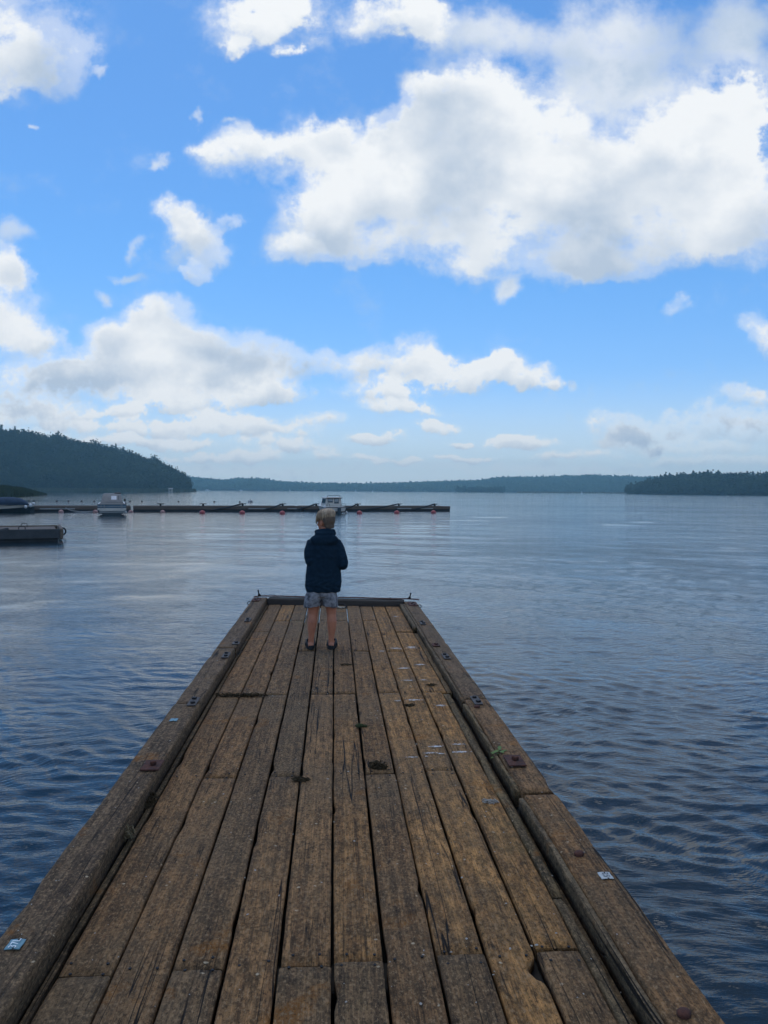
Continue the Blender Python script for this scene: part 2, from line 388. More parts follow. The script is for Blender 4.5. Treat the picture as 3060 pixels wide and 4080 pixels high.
    def mesh(self, name='m', smooth=False):
        me = bpy.data.meshes.new(name); me.from_pydata([tuple(p) for p in self.v], [], self.f); me.validate()
        bm = bmesh.new(); bm.from_mesh(me); bmesh.ops.recalc_face_normals(bm, faces=bm.faces); bm.to_mesh(me); bm.free()
        if smooth:
            for p in me.polygons: p.use_smooth = True
        return me
    def build(self, name, m, parent=None, smooth=False, loc=None):
        return link(name, self.mesh(name, smooth), m, parent, loc)
def fused(mb, voxel, smooth_it=4, factor=.5, deform=None):
    """one continuous surface out of overlapping shapes"""
    me = mb.mesh('tmp'); o = bpy.data.objects.new('tmp', me); ts = bpy.data.scenes.new('tmp'); ts.collection.objects.link(o)
    r_ = o.modifiers.new('r', 'REMESH'); r_.mode = 'VOXEL'; r_.voxel_size = voxel
    if smooth_it:
        s = o.modifiers.new('s', 'SMOOTH'); s.iterations = smooth_it; s.factor = factor
    ts.view_layers[0].update(); dg = ts.view_layers[0].depsgraph
    out = bpy.data.meshes.new_from_object(o.evaluated_get(dg))
    bpy.data.scenes.remove(ts); bpy.data.objects.remove(o); bpy.data.meshes.remove(me)
    out.materials.clear()
    for p in out.polygons: p.use_smooth = True
    if deform:
        new = [tuple(deform(c_, n_)) for c_, n_ in [(v.co.copy(), v.normal.copy()) for v in out.vertices]]
        out.vertices.foreach_set('co', [x for p in new for x in p]); out.update()
    return out
def text_mesh(s, size):
    cu = bpy.data.curves.new('t', 'FONT'); cu.body = s; cu.size = size; cu.align_x = 'CENTER'; cu.align_y = 'CENTER'; cu.extrude = .0004
    o = bpy.data.objects.new('t', cu); ts = bpy.data.scenes.new('tmp'); ts.collection.objects.link(o)
    ts.view_layers[0].update(); dg = ts.view_layers[0].depsgraph
    me = bpy.data.meshes.new_from_object(o.evaluated_get(dg)); bpy.data.scenes.remove(ts); bpy.data.objects.remove(o); me.materials.clear()
    return me

# ------------------------------------------------------------------ water
def build_water():
    rng = np.random.default_rng(5)
    th = list(np.arange(-48, 48.001, .165)) + list(np.arange(53, 309.9, 4.0))
    th = np.radians(np.array(th)) ; nc = len(th)
    rs = [.6]
    while rs[-1] < 40: rs.append(rs[-1] * 1.0054)
    while rs[-1] < 320: rs.append(rs[-1] * 1.022)
    while rs[-1] < 9000: rs.append(rs[-1] * 1.12)
    rs = np.array(rs); nr = len(rs)
    T, Rr = np.meshgrid(th + YAW, rs)
    X0 = np.sin(T) * Rr; Y0 = np.cos(T) * Rr
    cell = Rr * .0062
    X = X0.copy(); Y = Y0.copy(); Z = np.zeros_like(X0)
    # patches of calmer and rougher water
    gust = .82 + .30 * np.sin(X0 * .13 + 1.2 * np.sin(Y0 * .07 + .6)) * np.sin(Y0 * .11 + X0 * .05 + 1.0)
    side = np.clip((X0 / Rr + .10) / .50, 0, 1)                 # the breeze ruffles the right side more
    calm = 1.0 - (.46 * (1 - side) + .12 * side) * np.clip((Rr - 6) / 14, 0, 1)
    for i in range(78):
        lam = float(np.exp(rng.uniform(math.log(.105), math.log(.38))))
        if i % 5 == 0: lam = rng.uniform(.4, 1.05)
        if i % 11 == 0: lam = rng.uniform(2.0, 4.5)
        ang = math.radians(186 if i % 3 else 218) + rng.normal(0, .20 if lam > .45 else .30)
        k = 2 * math.pi / lam; kx, ky = math.sin(ang) * k, math.cos(ang) * k
        st = rng.uniform(.017, .034) * (1.22 if lam < .30 else (.62 if lam < .5 else (.22 if lam < 1.6 else .18)))
        a = st / k
        fade = np.clip((lam / (cell * 3.0)) - .7, 0, 1)
        ph = kx * X0 + ky * Y0 + rng.uniform(0, 6.28) + 1.1 * np.sin(X0 * k * rng.uniform(.10, .22) + i) * np.sin(Y0 * k * rng.uniform(.05, .13) + i * 2.1)
        a = a * fade * gust * calm
        Z += a * np.cos(ph); X -= .85 * a * (kx / k) * np.sin(ph); Y -= .85 * a * (ky / k) * np.sin(ph)
    V_ = np.stack([X, Y, Z], -1).reshape(-1, 3)
    i = np.arange(nr - 1)[:, None] * nc + np.arange(nc)[None, :]
    j = np.arange(nr - 1)[:, None] * nc + (np.arange(nc)[None, :] + 1) % nc
    Fq = np.stack([i, j, j + nc, i + nc], -1)[..., ::-1].reshape(-1, 4)
    me = bpy.data.meshes.new('water')
    me.vertices.add(len(V_)); me.vertices.foreach_set('co', V_.ravel())
    me.loops.add(Fq.size); me.loops.foreach_set('vertex_index', Fq.ravel().astype(np.int32))
    me.polygons.add(len(Fq)); me.polygons.foreach_set('loop_start', np.arange(0, Fq.size, 4, dtype=np.int32))
    me.polygons.foreach_set('loop_total', np.full(len(Fq), 4, dtype=np.int32))
    me.polygons.foreach_set('use_smooth', np.ones(len(Fq), dtype=bool))
    me.update(); me.validate()
    m = bpy.data.materials.new('lake_water'); m.use_nodes = True; nt = m.node_tree; q = G(nt)
    b = nt.nodes['Principled BSDF']
    b.inputs['Base Color'].default_value = (.0040, .0185, .029, 1); b.inputs['Roughness'].default_value = .03
    b.inputs['IOR'].default_value = 1.40; b.inputs['Specular IOR Level'].default_value = .5
    P = q.n('ShaderNodeNewGeometry').outputs['Position']
    wp = q.v('ADD', P, q.v('MULTIPLY', q.noise(P, .35, 2, .5, col=True), (2.0, 2.0, 0)))
    h1 = q.noise(q.v('MULTIPLY', wp, (.7, 1.7, 1)), 6.5, 4, .6); h2 = q.noise(q.v('MULTIPLY', wp, (.7, 1.3, 1)), 1.1, 3, .55); h3 = q.noise(q.v('MULTIPLY', wp, (.6, 1.2, 1)), .22, 3, .5)
    patch = q.step(q.noise(q.v('MULTIPLY', P, (.5, 1.0, 1)), .05, 3, .55), .35, .65, .55, 1.1)
    dist = q.v('LENGTH', P)
    h = q.m('ADD', q.m('MULTIPLY', h1, q.lin(dist, 5, 30, .024, .030)), q.m('ADD', q.m('MULTIPLY', h2, q.lin(dist, 20, 80, .0, .085)), q.m('MULTIPLY', h3, q.lin(dist, 80, 400, 0, .36))))
    az = q.m('DIVIDE', q.sep(P)[0], q.m('MAXIMUM', dist, 1.0))
    lee = q.m('SUBTRACT', 1.0, q.m('MULTIPLY', q.step(dist, 8, 22), q.step(az, -.10, .40, .44, .05)))
    h = q.m('MULTIPLY', q.m('MULTIPLY', h, patch), lee)
    bn = q.n('ShaderNodeBump'); bn.inputs['Strength'].default_value = .85; bn.inputs['Distance'].default_value = 1.0
    nt.links.new(h, bn.inputs['Height']); nt.links.new(bn.outputs[0], b.inputs['Normal'])
    return tag(link('water', me, m), kind='structure')
build_water()

# ------------------------------------------------------------------ land and woods
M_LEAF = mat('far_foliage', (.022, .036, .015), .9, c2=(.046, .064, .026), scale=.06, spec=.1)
M_LEAF_HAZED = mat('hazed_foliage', (.060, .090, .042), .9, c2=(.11, .14, .065), scale=.03, spec=.1)  # far-shore leaves: colour lightened, part of the haze is painted in
M_EARTH = mat('forest_floor', (.022, .026, .013), .95, var=.4, scale=.05, spec=.1)
M_REED = mat('reeds', (.085, .090, .035), .9, c2=(.055, .066, .026), scale=.6, spec=.1)
M_TRUNK = mat('bark', (.06, .045, .035), .9, var=.4, scale=2.0, spec=.1)

def crown_pts(rng, n, h, r, kind):
    """leaf clump triangles spread through a crown of height h and radius r"""
    if kind == 'conifer':
        t = rng.random(n) ** .7; rad_ = r * (1 - t) ** .85 * (.55 + .45 * rng.random(n)); z = h * (.10 + .90 * t)
        a = rng.random(n) * 6.283
        c = np.stack([np.cos(a) * rad_, np.sin(a) * rad_, z], -1)
    else:
        d = rng.normal(size=(n, 3)); d /= np.linalg.norm(d, axis=1)[:, None]
        rr = (.62 + .38 * rng.random(n))
        lob = 1 + .28 * np.sin(d[:, 0] * 5 + rng.random() * 6) * np.sin(d[:, 2] * 4 + rng.random() * 6) + .2 * np.sin(d[:, 1] * 6 + rng.random() * 6)
        c = d * (rr * lob)[:, None] * np.array([r, r, h * .42]) + np.array([0, 0, h * .56])
    return c
def leaf_mesh(rng, pts, s):
    n = len(pts)
    a = rng.normal(size=(n, 3)); a /= np.linalg.norm(a, axis=1)[:, None]
    b = rng.normal(size=(n, 3)); b -= a * (a * b).sum(1)[:, None]; b /= np.linalg.norm(b, axis=1)[:, None]
    sz = s * (.6 + .8 * rng.random(n))[:, None]
    v = np.stack([pts + a * sz, pts - a * sz * .5 + b * sz * .87, pts - a * sz * .5 - b * sz * .87], 1).reshape(-1, 3)
    return v
def tri_mesh(name, v):
    n = len(v) // 3; me = bpy.data.meshes.new(name)
    me.vertices.add(len(v)); me.vertices.foreach_set('co', np.ascontiguousarray(v, dtype=np.float32).ravel())
    me.loops.add(3 * n); me.loops.foreach_set('vertex_index', np.arange(3 * n, dtype=np.int32))
    me.polygons.add(n); me.polygons.foreach_set('loop_start', np.arange(0, 3 * n, 3, dtype=np.int32)); me.polygons.foreach_set('loop_total', np.full(n, 3, dtype=np.int32))
    me.update(); return me

def hill(name, prof, d_shore, d_ridge, tree_h, seed, step, crown_r, leaves, lsize, conifer=.35, m=M_LEAF, label='', rows=26, shore_px=None, back=260, skyline=0.0):
    """land rising from the shore to a wooded ridge; prof = skyline (pixel x, y) of the tree tops"""
    rng = np.random.default_rng(seed)
    xs = np.array([p[0] for p in prof], float); ys = np.array([p[1] for p in prof], float)
    pxs = np.arange(xs[0], xs[-1] + 1, step)
    ytop = np.interp(pxs, xs, ys)
    dsh = np.interp(pxs, xs, [p[2] if len(p) > 2 else d_shore for p in prof])
    ts = np.linspace(0, 1, 14); V_ = []; cols_ = []
    for px, yt, ds in zip(pxs, ytop, dsh):
        d = ray(px, 1957.0); d = Vector((d.x, d.y, 0)).normalized()
        top = far_at(px, yt, ds + d_ridge).z
        Hh = max(top - tree_h, .6); cols_.append((d, ds, Hh))
        for t in ts:
            V_.append(d * (ds + d_ridge * t) + Vector((0, 0, -.3 + (Hh + .3) * math.sin(t * math.pi / 2) ** 1.15)))
        V_.append(d * (ds + d_ridge + back) + Vector((0, 0, -.5)))
    k = len(ts) + 1; Fq = []
    for i in range(len(pxs) - 1):
        for j in range(k - 1): Fq.append((i * k + j, (i + 1) * k + j, (i + 1) * k + j + 1, i * k + j + 1))
    me = bpy.data.meshes.new(name); me.from_pydata([tuple(v) for v in V_], [], Fq)
    tag(link(name, me, M_EARTH), kind='structure')
    out = []; ridge = []
    tot = len(pxs) * rows
    for i, (d, ds, Hh) in enumerate(cols_):
        for r_ in range(rows):
            t = (r_ + rng.random()) / rows * 1.12 + .012
            u = rng.random() - .5
            dd = d if i + 1 >= len(cols_) else d.lerp(cols_[i + 1][0], rng.random()).normalized()
            tt = min(t, 1.0)
            z = -.3 + (Hh + .3) * math.sin(tt * math.pi / 2) ** 1.15
            p = dd * (ds + d_ridge * t)
            con = rng.random() < conifer
            h = tree_h * (.72 + .42 * rng.random()) * (1.08 if con else .98)
            if Hh < 3: h *= min(1, .45 + Hh / 5)
            if tt > .96: h = tree_h * (.80 + .22 * rng.random())
            rr = crown_r * (.8 + .5 * rng.random()) * (.62 if con else 1.0) * min(1.0, h / tree_h + .1)
            pts = crown_pts(rng, leaves, h, rr, 'conifer' if con else 'leafy')
            out.append(leaf_mesh(rng, pts + np.array([p.x, p.y, z]), lsize))
            if tt > .96: ridge.append((p.x, p.y, z))
    wo_ = link(name.replace('hillside', 'wood').replace('headland', 'headland_wood'), tri_mesh(name, np.concatenate(out)), m)
    tag(wo_, label, 'wood', kind='stuff')
    return cols_, ridge

LEFT_PROF = [(-1500,1735,640),(-700,1700,650),(-300,1698,660),(0,1708,690),(96,1716,690),(169,1730,700),(188,1745,700),(212,1724,700),(270,1746,700),(309,1756,700),(381,1766,700),(434,1778,705),(487,1792,705),(550,1810,705),(579,1830,705),(612,1820,705),(651,1848,710),(690,1866,710),(714,1878,710),(740,1902,712),(757,1922,712)]
cols_left, ridge_left = hill('wooded_hillside', LEFT_PROF, 700, 130, 15, 11, 10, 3.9, 130, .80, .08, M_LEAF, 'dark dense wood covering the steep hill on the left shore', rows=20)
FAR_PROF = [(300,1890),(600,1888),(743,1897),(794,1903),(895,1910),(953,1903),(1040,1906),(1112,1917),(1250,1924),(1423,1926),(1568,1923),(1727,1917),(1900,1912),(2019,1897),(2124,1898),(2347,1890),(2459,1895),(2613,1899),(2800,1895),(3400,1890)]
hill('far_hillside', FAR_PROF, 1750, 330, 13, 12, 9, 4.8, 30, 2.1, .25, M_LEAF_HAZED, 'hazy blue-green wood along the far shore of the lake', rows=16)
RIGHT_PROF = [(2500,1950,900),(2515,1934,900),(2540,1921,890),(2600,1908,880),(2640,1893,870),(2669,1890,860),(2740,1888,840),(2802,1880,820),(2880,1887,800),(2949,1887,790),(3060,1886,780),(3400,1870,740),(4300,1850,700)]
hill('right_headland', RIGHT_PROF, 840, 120, 14, 13, 10, 4.2, 70, 1.35, .12, M_LEAF, 'dark leafy wood on the headland at the right edge', rows=14)
MID_PROF = [(1820,1956,1350),(1835,1946,1350),(1870,1940,1350),(1930,1938,1350),(1955,1941,1350),(1990,1950,1350),(2010,1956,1350)]
hill('low_headland', MID_PROF, 1350, 60, 11, 14, 8, 4.2, 40, 1.6, .2, M_LEAF, 'small dark grove on a low point before the far shore', rows=8, back=100)

# trees one can pick out on the skyline of the left hill
def tree_variant(seed, h, r, kind):
    rng = np.random.default_rng(seed)
    t = MB(); lean = rng.normal(0, .25, 2)
    t.tube([(0, 0, -1.5), (lean[0] * .3, lean[1] * .3, h * .35), (lean[0], lean[1], h * .86)], [.32, .24, .06], 6)
    for k in range(5):
        a = rng.random() * 6.28; z0 = h * (.32 + .1 * k)
        t.tube([(lean[0] * .5, lean[1] * .5, z0), (math.cos(a) * r * .6, math.sin(a) * r * .6, z0 + h * .13)], [.11, .03], 5)
    pts = crown_pts(rng, 240, h, r, kind)
    return t.mesh('trunk'), tri_mesh('crown', leaf_mesh(rng, pts, .72))
VAR = [tree_variant(51, 15, 4.2, 'leafy'), tree_variant(52, 17, 3.4, 'leafy'), tree_variant(53, 18, 2.6, 'conifer'), tree_variant(54, 14, 5.0, 'leafy'), tree_variant(55, 16, 2.3, 'conifer')]
for tm, cm in VAR: tm.materials.append(M_TRUNK); cm.materials.append(M_LEAF)
rs_ = random.Random(3)
for (px, vi, s) in [(18,0,1.0),(48,1,1.0),(92,3,1.15),(132,0,1.05),(205,3,1.25),(232,3,1.25),(262,0,1.0),(306,1,1.0),(338,1,.9),(378,1,1.2),(404,0,.85),(430,0,1.0),(449,1,1.05),(462,2,1.1),(491,4,1.15),(517,0,.9),(548,1,1.0),(566,0,.8),(592,0,.9),(611,1,1.12),(630,0,.95),(668,1,.85),(686,0,.8),(706,1,.85)]:
    i = int((px + 1500) / 10); d, ds, Hh = cols_left[max(0, min(i, len(cols_left) - 1))]
    dd = ray(px, 1957); dd = Vector((dd.x, dd.y, 0)).normalized()
    e = empty('skyline_tree', dd * (ds + 130) + Vector((0, 0, Hh - .5)), rs_.random() * 6.28); e.scale = (s, s, s)
    tag(e, 'dark tree standing up from the ridge of the left hill', 'tree', 'trees along the skyline of the left hill')
    link('trunk', VAR[vi][0], None, e); link('crown', VAR[vi][1], None, e)

# reeds along the left shore, a grassy point nearer by, pale reeds on the right
def reeds(name, pts, width, hgt, n, label, m=M_REED, seed=1, s=.35):
    rng = np.random.default_rng(seed); P = np.array([(p.x, p.y) for p in pts]); out = []
    seg = rng.integers(0, len(P) - 1, n); t = rng.random(n)[:, None]
    c = P[seg] * (1 - t) + P[seg + 1] * t
    dirn = c / np.linalg.norm(c, axis=1)[:, None]
    c = c + dirn * (rng.random(n) * width)[:, None]
    a = rng.random(n) * 6.283; w = s * (.5 + rng.random(n)); h = hgt * (.65 + .5 * rng.random(n)); b = np.stack([np.cos(a), np.sin(a)], -1) * w[:, None]
    lean = rng.normal(0, .12, (n, 2)) * h[:, None]
    z0 = np.zeros((n, 1)) - .1
    v = np.stack([np.concatenate([c - b, z0], 1), np.concatenate([c + b, z0], 1), np.concatenate([c + lean, h[:, None]], 1)], 1).reshape(-1, 3)
    return tag(link(name, tri_mesh(name, v), m), label, 'reeds', kind='stuff')
def shore(pxs, d): return [Vector((ray(p, 1957).x, ray(p, 1957).y, 0)).normalized() * d for p in pxs]
reeds('reed_belt', shore(range(-600, 790, 60), 694), 8, 2.9, 5200, 'narrow grey-green reed belt at the foot of the left wooded hill', seed=4, s=.7)
reeds('pale_reeds', shore(range(2060, 2560, 40), 1330), 14, 2.6, 2200, 'pale straw-coloured reeds along the far right shore', mat('dry_reeds', (.20, .17, .09), .9, spec=.1), 5, 1.2)
# grassy point
gp_pts = [(-3200, 150), (-1500, 175), (-700, 185), (-300, 188), (0, 196), (60, 206), (110, 222), (150, 244), (185, 272)]
V_ = []; Fq = []
for i, (px, d) in enumerate(gp_pts):
    dd = shore([px], 1)[0]; wd = (30, 60, 70, 70, 60, 48, 34, 18, 3)[i]; hh = (.3, 2.4, 3.0, 2.8, 1.7, 1.2, .8, .4, .05)[i]
    for k, t in enumerate((0, .06, .3, .7, 1.0)): V_.append(dd * (d + wd * t) + Vector((0, 0, (-.3, .15, hh * .7, hh, -.3)[k])))
for i in range(len(gp_pts) - 1):
    for k in range(4): Fq.append((i * 5 + k, i * 5 + 5 + k, i * 5 + 6 + k, i * 5 + 1 + k))
me = bpy.data.meshes.new('grassy_point'); me.from_pydata([tuple(v) for v in V_], [], Fq); tag(link('grassy_point', me, M_EARTH), kind='structure')
rng = np.random.default_rng(8); out = []
for i in range(len(gp_pts) - 1):
    n = 2600; t = rng.random(n); e = rng.random(n)
    px = gp_pts[i][0] * (1 - t) + gp_pts[i + 1][0] * t; dd_ = gp_pts[i][1] * (1 - t) + gp_pts[i + 1][1] * t
    wds = (30, 60, 70, 70, 60, 48, 34, 18, 3); hs = (.3, 2.4, 3.0, 2.8, 1.7, 1.2, .8, .4, .05)
    wd = wds[i] * (1 - t) + wds[i + 1] * t; hh = hs[i] * (1 - t) + hs[i + 1] * t
    di = np.array([tuple(shore([p], 1)[0])[:2] for p in px]); pos = di * (dd_ + wd * e)[:, None]
    z = hh * np.clip(e * 2.2, .05, 1) * .9; h = (.5 + .9 * rng.random(n)) * np.clip(hh + .35, .2, 1.3)
    a = rng.random(n) * 6.283; b = np.stack([np.cos(a), np.sin(a)], -1) * .22
    v = np.stack([np.concatenate([pos - b, (z - .1)[:, None]], 1), np.concatenate([pos + b, (z - .1)[:, None]], 1), np.concatenate([pos + rng.normal(0, .12, (n, 2)), (z + h)[:, None]], 1)], 1).reshape(-1, 3)
    out.append(v)
tag(link('bank_grass', tri_mesh('bank_grass', np.concatenate(out)), mat('bank_grass', (.050, .060, .022), .9, c2=(.034, .044, .018), scale=.4, spec=.1)), 'tall green grass on the low point at the left edge', 'grass', kind='stuff')

# ------------------------------------------------------------------ the dock
DZ = .6                                            # deck level
dock = empty('dock', (0, 0, DZ))
tag(dock, 'weathered plank dock with heavy edge beams reaching out over the water', 'dock')
def deck_pt(px, py, z=0.0):                        # pixel on the deck -> dock coordinates
    p = at(px, py, DZ + z); return p.x, p.y
def plank_mesh(x0, x1, y0, y1, zt, th, seed, bite=(), worn=.0028, step=.07, round_=.0042, cup=.0):
    rn = random.Random(seed); cx, cy = (x0 + x1) / 2, (y0 + y1) / 2; w = x1 - x0
    n = max(3, int((y1 - y0) / step)); us = [0, .0, .035, .14, .35, .5, .65, .86, .965, 1, 1.0]
    zs = [-th, -round_ * 1.3, -round_ * .25, 0, 0, 0, 0, 0, -round_ * .25, -round_ * 1.3, -th]
    chips = [(rn.uniform(y0, y1), rn.choice((0, 1)), rn.uniform(.03, .12), rn.uniform(.006, .016)) for _ in range(int((y1 - y0) * .5) + 1)]
    chips += list(bite)
    tw = rn.uniform(-.003, .003); so = rn.uniform(0, 100); vs = []
    for i in range(n + 1):
        y = y0 + (y1 - y0) * i / n; e = 0.0
        if i == 0: y += .0
        jl = mnoise.noise((y * 2.3, so, 0)) * worn + mnoise.noise((y * 11, so, 5)) * worn * .6
        jr = mnoise.noise((y * 2.3, so + 9, 0)) * worn + mnoise.noise((y * 11, so + 9, 5)) * worn * .6
        cl = cr = 0.0
        for (yy, sd_, ln, dp) in chips:
            k = max(0, 1 - abs(y - yy) / ln) * dp
            if sd_: cr += k
            else: cl += k
        endr = round_ * .9 if i in (0, n) else 0.0
        wv_ = mnoise.noise((y * .7, so + 20, 0)) * .003
        for u, z in zip(us, zs):
            xx = x0 + w * u + (jl + cl) * (1 - u) ** 3 - (jr + cr) * u ** 3 if True else 0
            zz = z + wv_ + tw * (u - .5) + cup * ((u - .5) ** 2) + mnoise.noise((xx * 14, y * 6, so)) * .0012
            if u < .05 and z > -th: zz -= cl * .5
            if u > .95 and z > -th: zz -= cr * .5
            if z > -th: zz -= endr
            yy_ = y + (mnoise.noise((u * 5, so, i)) * .004 if i in (0, n) else 0)
            vs.append((xx - cx, yy_ - cy, zz))
    k = len(us); fs = []
    for i in range(n):
        for j in range(k - 1): fs.append((i * k + j, i * k + j + 1, (i + 1) * k + j + 1, (i + 1) * k + j))
        fs.append((i * k + k - 1, i * k, (i + 1) * k, (i + 1) * k + k - 1))
    fs.append(tuple(range(k))); fs.append(tuple(range(n * k + k - 1, n * k - 1, -1)))
    me = bpy.data.meshes.new('plank'); me.from_pydata(vs, [], fs)
    bm = bmesh.new(); bm.from_mesh(me); bmesh.ops.recalc_face_normals(bm, faces=bm.faces); bm.to_mesh(me); bm.free()
    for p in me.polygons: p.use_smooth = len(p.vertices) == 4
    return me, (cx, cy, zt)
def plank(name, x0, x1, y0, y1, zt, th, seed, c, m=M_PLANK, parent=dock, **k):
    me, loc = plank_mesh(x0, x1, y0, y1, zt, th, seed, **k)
    o = link(name, me, m, parent, loc); o.color = (*c, 1); return o

# deck boards: ten columns of 0.18 m, butt joints at the joists
gaps = [-.905, -.722, -.537, -.357, -.180, .001, .180, .357, .531, .706]
(exl, eyl), (exr, eyr) = deck_pt(1063, 2406), deck_pt(1597, 2417)
def y_end(x): return eyl + (eyr - eyl) * (x - exl) / (exr - exl)
JOINTS = [[2.54, 6.02, 8.68], [.85, 4.28, 9.40], [2.55, 6.00, 9.43], [.85, 4.28, 7.65], [2.55, 6.00, 9.43], [2.57, 6.02, 9.40], [.85, 4.30, 7.60], [2.59, 6.04, 9.40], [.85, 4.33, 7.60], [2.60, 6.02, 8.62]]
GREYB, BROWN, GOLD = (.112, .088, .062), (.172, .114, .064), (.250, .160, .074)
TONE = [[0, .35, .5, .15], [0, .5, .45, .9], [0, .25, .15, .1], [.1, .45, .1, .1], [.1, .4, .2, .15], [.1, .75, .45, .3], [.2, .35, .5, .4], [.2, .85, .8, .6], [.3, 1.0, .95, .9], [.3, 1.0, 1.0, .9]]
def tone(t, rn):
    t = max(0, min(1, t + rn.uniform(-.08, .08))); b = rn.uniform(.88, 1.12)
    a, c = (GREYB, BROWN) if t < .5 else (BROWN, GOLD); u = (t * 2) % 1 if t < 1 else 1.0
    return tuple((a[i] + (c[i] - a[i]) * u) * b for i in range(3))
rn = random.Random(21)
BITE = {(8, 1): [(2.50, 1, .075, .045)], (5, 0): [(2.40, 0, .08, .010)]}
for c in range(10):
    x0 = gaps[c] + .0062; x1 = (gaps[c + 1] if c < 9 else .866) - .0062
    cuts = [-2.6] + JOINTS[c] + [y_end((x0 + x1) / 2) - .004]
    for k in range(len(cuts) - 1):
        gapj = .003 if not (c == 9 and k == 0) else .012
        xa, xb = x0 + rn.uniform(-.002, .002), x1 + rn.uniform(-.002, .002)
        if c == 9 and k >= 2: xb = .902
        plank('plank', xa, xb, cuts[k] + gapj, cuts[k + 1] - gapj, rn.uniform(-.004, .003), .048, 100 + c * 10 + k, tone(TONE[c][k], rn), bite=BITE.get((c, k), ()), step=.035 if (c, k) in BITE else .07)
# filler strips beside the beams
plank('edge_strip', -.940, -.914, -2.6, y_end(-.93), -.012, .05, 301, (.060, .055, .042))
plank('edge_strip', .868, .913, -2.6, 2.95, -.002, .05, 302, (.098, .090, .066), worn=.012, round_=.014)
plank('edge_strip', .868, .915, 2.96, 6.01, .000, .05, 303, (.105, .094, .066), worn=.012, round_=.014)
plank('channel_board', .917, .946, -2.6, 6.0, -.042, .03, 304, (.060, .054, .042))
plank('channel_board', .907, .946, 6.03, 8.58, -.006, .05, 305, (.115, .092, .056))
plank('batten', .905, .946, 8.66, y_end(.93), .048, .06, 306, (.085, .076, .058), worn=.012, round_=.016)
plank('batten', .948, .974, -2.6, 3.82, .046, .09, 307, (.115, .105, .085), worn=.008, round_=.010)
plank('batten', .948, .974, 3.90, 5.55, .046, .09, 308, (.120, .105, .075), worn=.008, round_=.010)
plank('batten', .948, .974, 5.60, y_end(.96), .050, .09, 309, (.095, .085, .070), worn=.008, round_=.010)
# edge beams
def beam(name, x0, x1, y0, y1, zt, seed, c): return plank(name, x0, x1, y0, y1, zt, .125, seed, c, M_RAIL, worn=.0055, round_=.007, step=.06)
beam('edge_beam', -1.127, -.947, -2.6, 5.50, .080, 401, (.098, .080, .064))
beam('edge_beam', -1.127, -.950, 5.51, 7.44, .078, 402, (.105, .085, .072))
beam('edge_beam', -1.127, -.940, 7.45, y_end(-1.0) + .13, .080, 403, (.104, .084, .070))
beam('edge_beam', .977, 1.146, -2.6, 3.83, .056, 404, (.165, .105, .056))
beam('edge_beam', .977, 1.146, 3.86, 5.62, .056, 405, (.150, .102, .062))
beam('edge_beam', .977, 1.146, 5.63, y_end(1.0) + .13, .060, 406, (.108, .085, .068))
# end beam with its rusty strap
def rotz(o, a): o.rotation_euler = (0, 0, a); return o
ea = math.atan2(eyr - eyl, exr - exl); ec = ((exl + exr) / 2, (eyl + eyr) / 2)
eb = MB().box(-.945 - ec[0], .975 - ec[0], 0, .15, -.05, .080, .012).build('end_beam', mat('grey_end_beam', (.070, .060, .050), .9, c2=(.045, .038, .032), scale=6, stretch=(.6, 4, 4), bump=.6), dock, loc=(ec[0], ec[1], 0)); rotz(eb, ea)
st = MB(); ysq = .03; pts = []
for i in range(40):
    x = -1.165 + 2.345 * i / 39; b_ = max(0, abs(x) - 1.02); pts.append((x - ec[0], .105 + mnoise.noise((x * 3, 1, 1)) * .006 + b_ * .25, .096 + mnoise.noise((x * 2, 0, 0)) * .006 - b_ * .10))
rings = [[(p[0], p[1] - .034, p[2] - .004), (p[0], p[1] + .034, p[2] - .004), (p[0], p[1] + .034, p[2] + .005), (p[0], p[1] - .034, p[2] + .005)] for p in pts]
strap = st.loft(rings).build('iron_strap', M_RUST, dock, loc=(ec[0], ec[1], 0)); rotz(strap, ea)
for bx_ in (-.86, -.56, -.22, .12, .40, .78):
    MB().lathe([(.012, 0), (.013, .006), (.007, .011)], 8).build('bolt', M_IRON, strap, loc=(bx_ - ec[0], .105, .100))
for s_ in (-1, 1):
    xh = s_ * 1.06; yh = y_end(xh) + .11
    h = MB()
    h.tube([(0, 0, 0), (0, 0, .05), (s_ * .006, 0, .085), (s_ * .012, .004, .11)], [.026, .017, .014, .018], 8)
    h.ell((s_ * .014, .004, .125), (.021, .019, .018), 10, 6)
    h.tube([(-s_ * .05, 0, .004), (-s_ * .01, 0, .055)], [.014, .011], 7)
    h.build('corner_hook', M_IRON, dock, True, loc=(xh, yh, .092)).scale = (.62, .62, .62)
    pl = MB().box(-.055, .055, -.16, .16, 0, .009, .003)
    cp = pl.build('corner_plate', M_RUST, dock, loc=(s_ * 1.065, yh - .30, .084 if s_ < 0 else .064))
    for (bx_, by_) in ((.012, .08), (-.012, -.03), (.015, -.11)):
        MB().lathe([(.013, 0), (.014, .008), (.007, .013)], 7).build('bolt', M_IRON, cp, loc=(bx_, by_, .009))
    ring_ = MB(); rp = [(s_ * .035 * math.cos(a), 0, .03 * math.sin(a)) for a in np.linspace(0, 6.283, 15)]
    ring_.tube(rp, .008, 6).build('mooring_ring', M_IRON, dock, True, loc=(s_ * 1.150, yh - .40, .05)).scale = (.7, .7, .7)
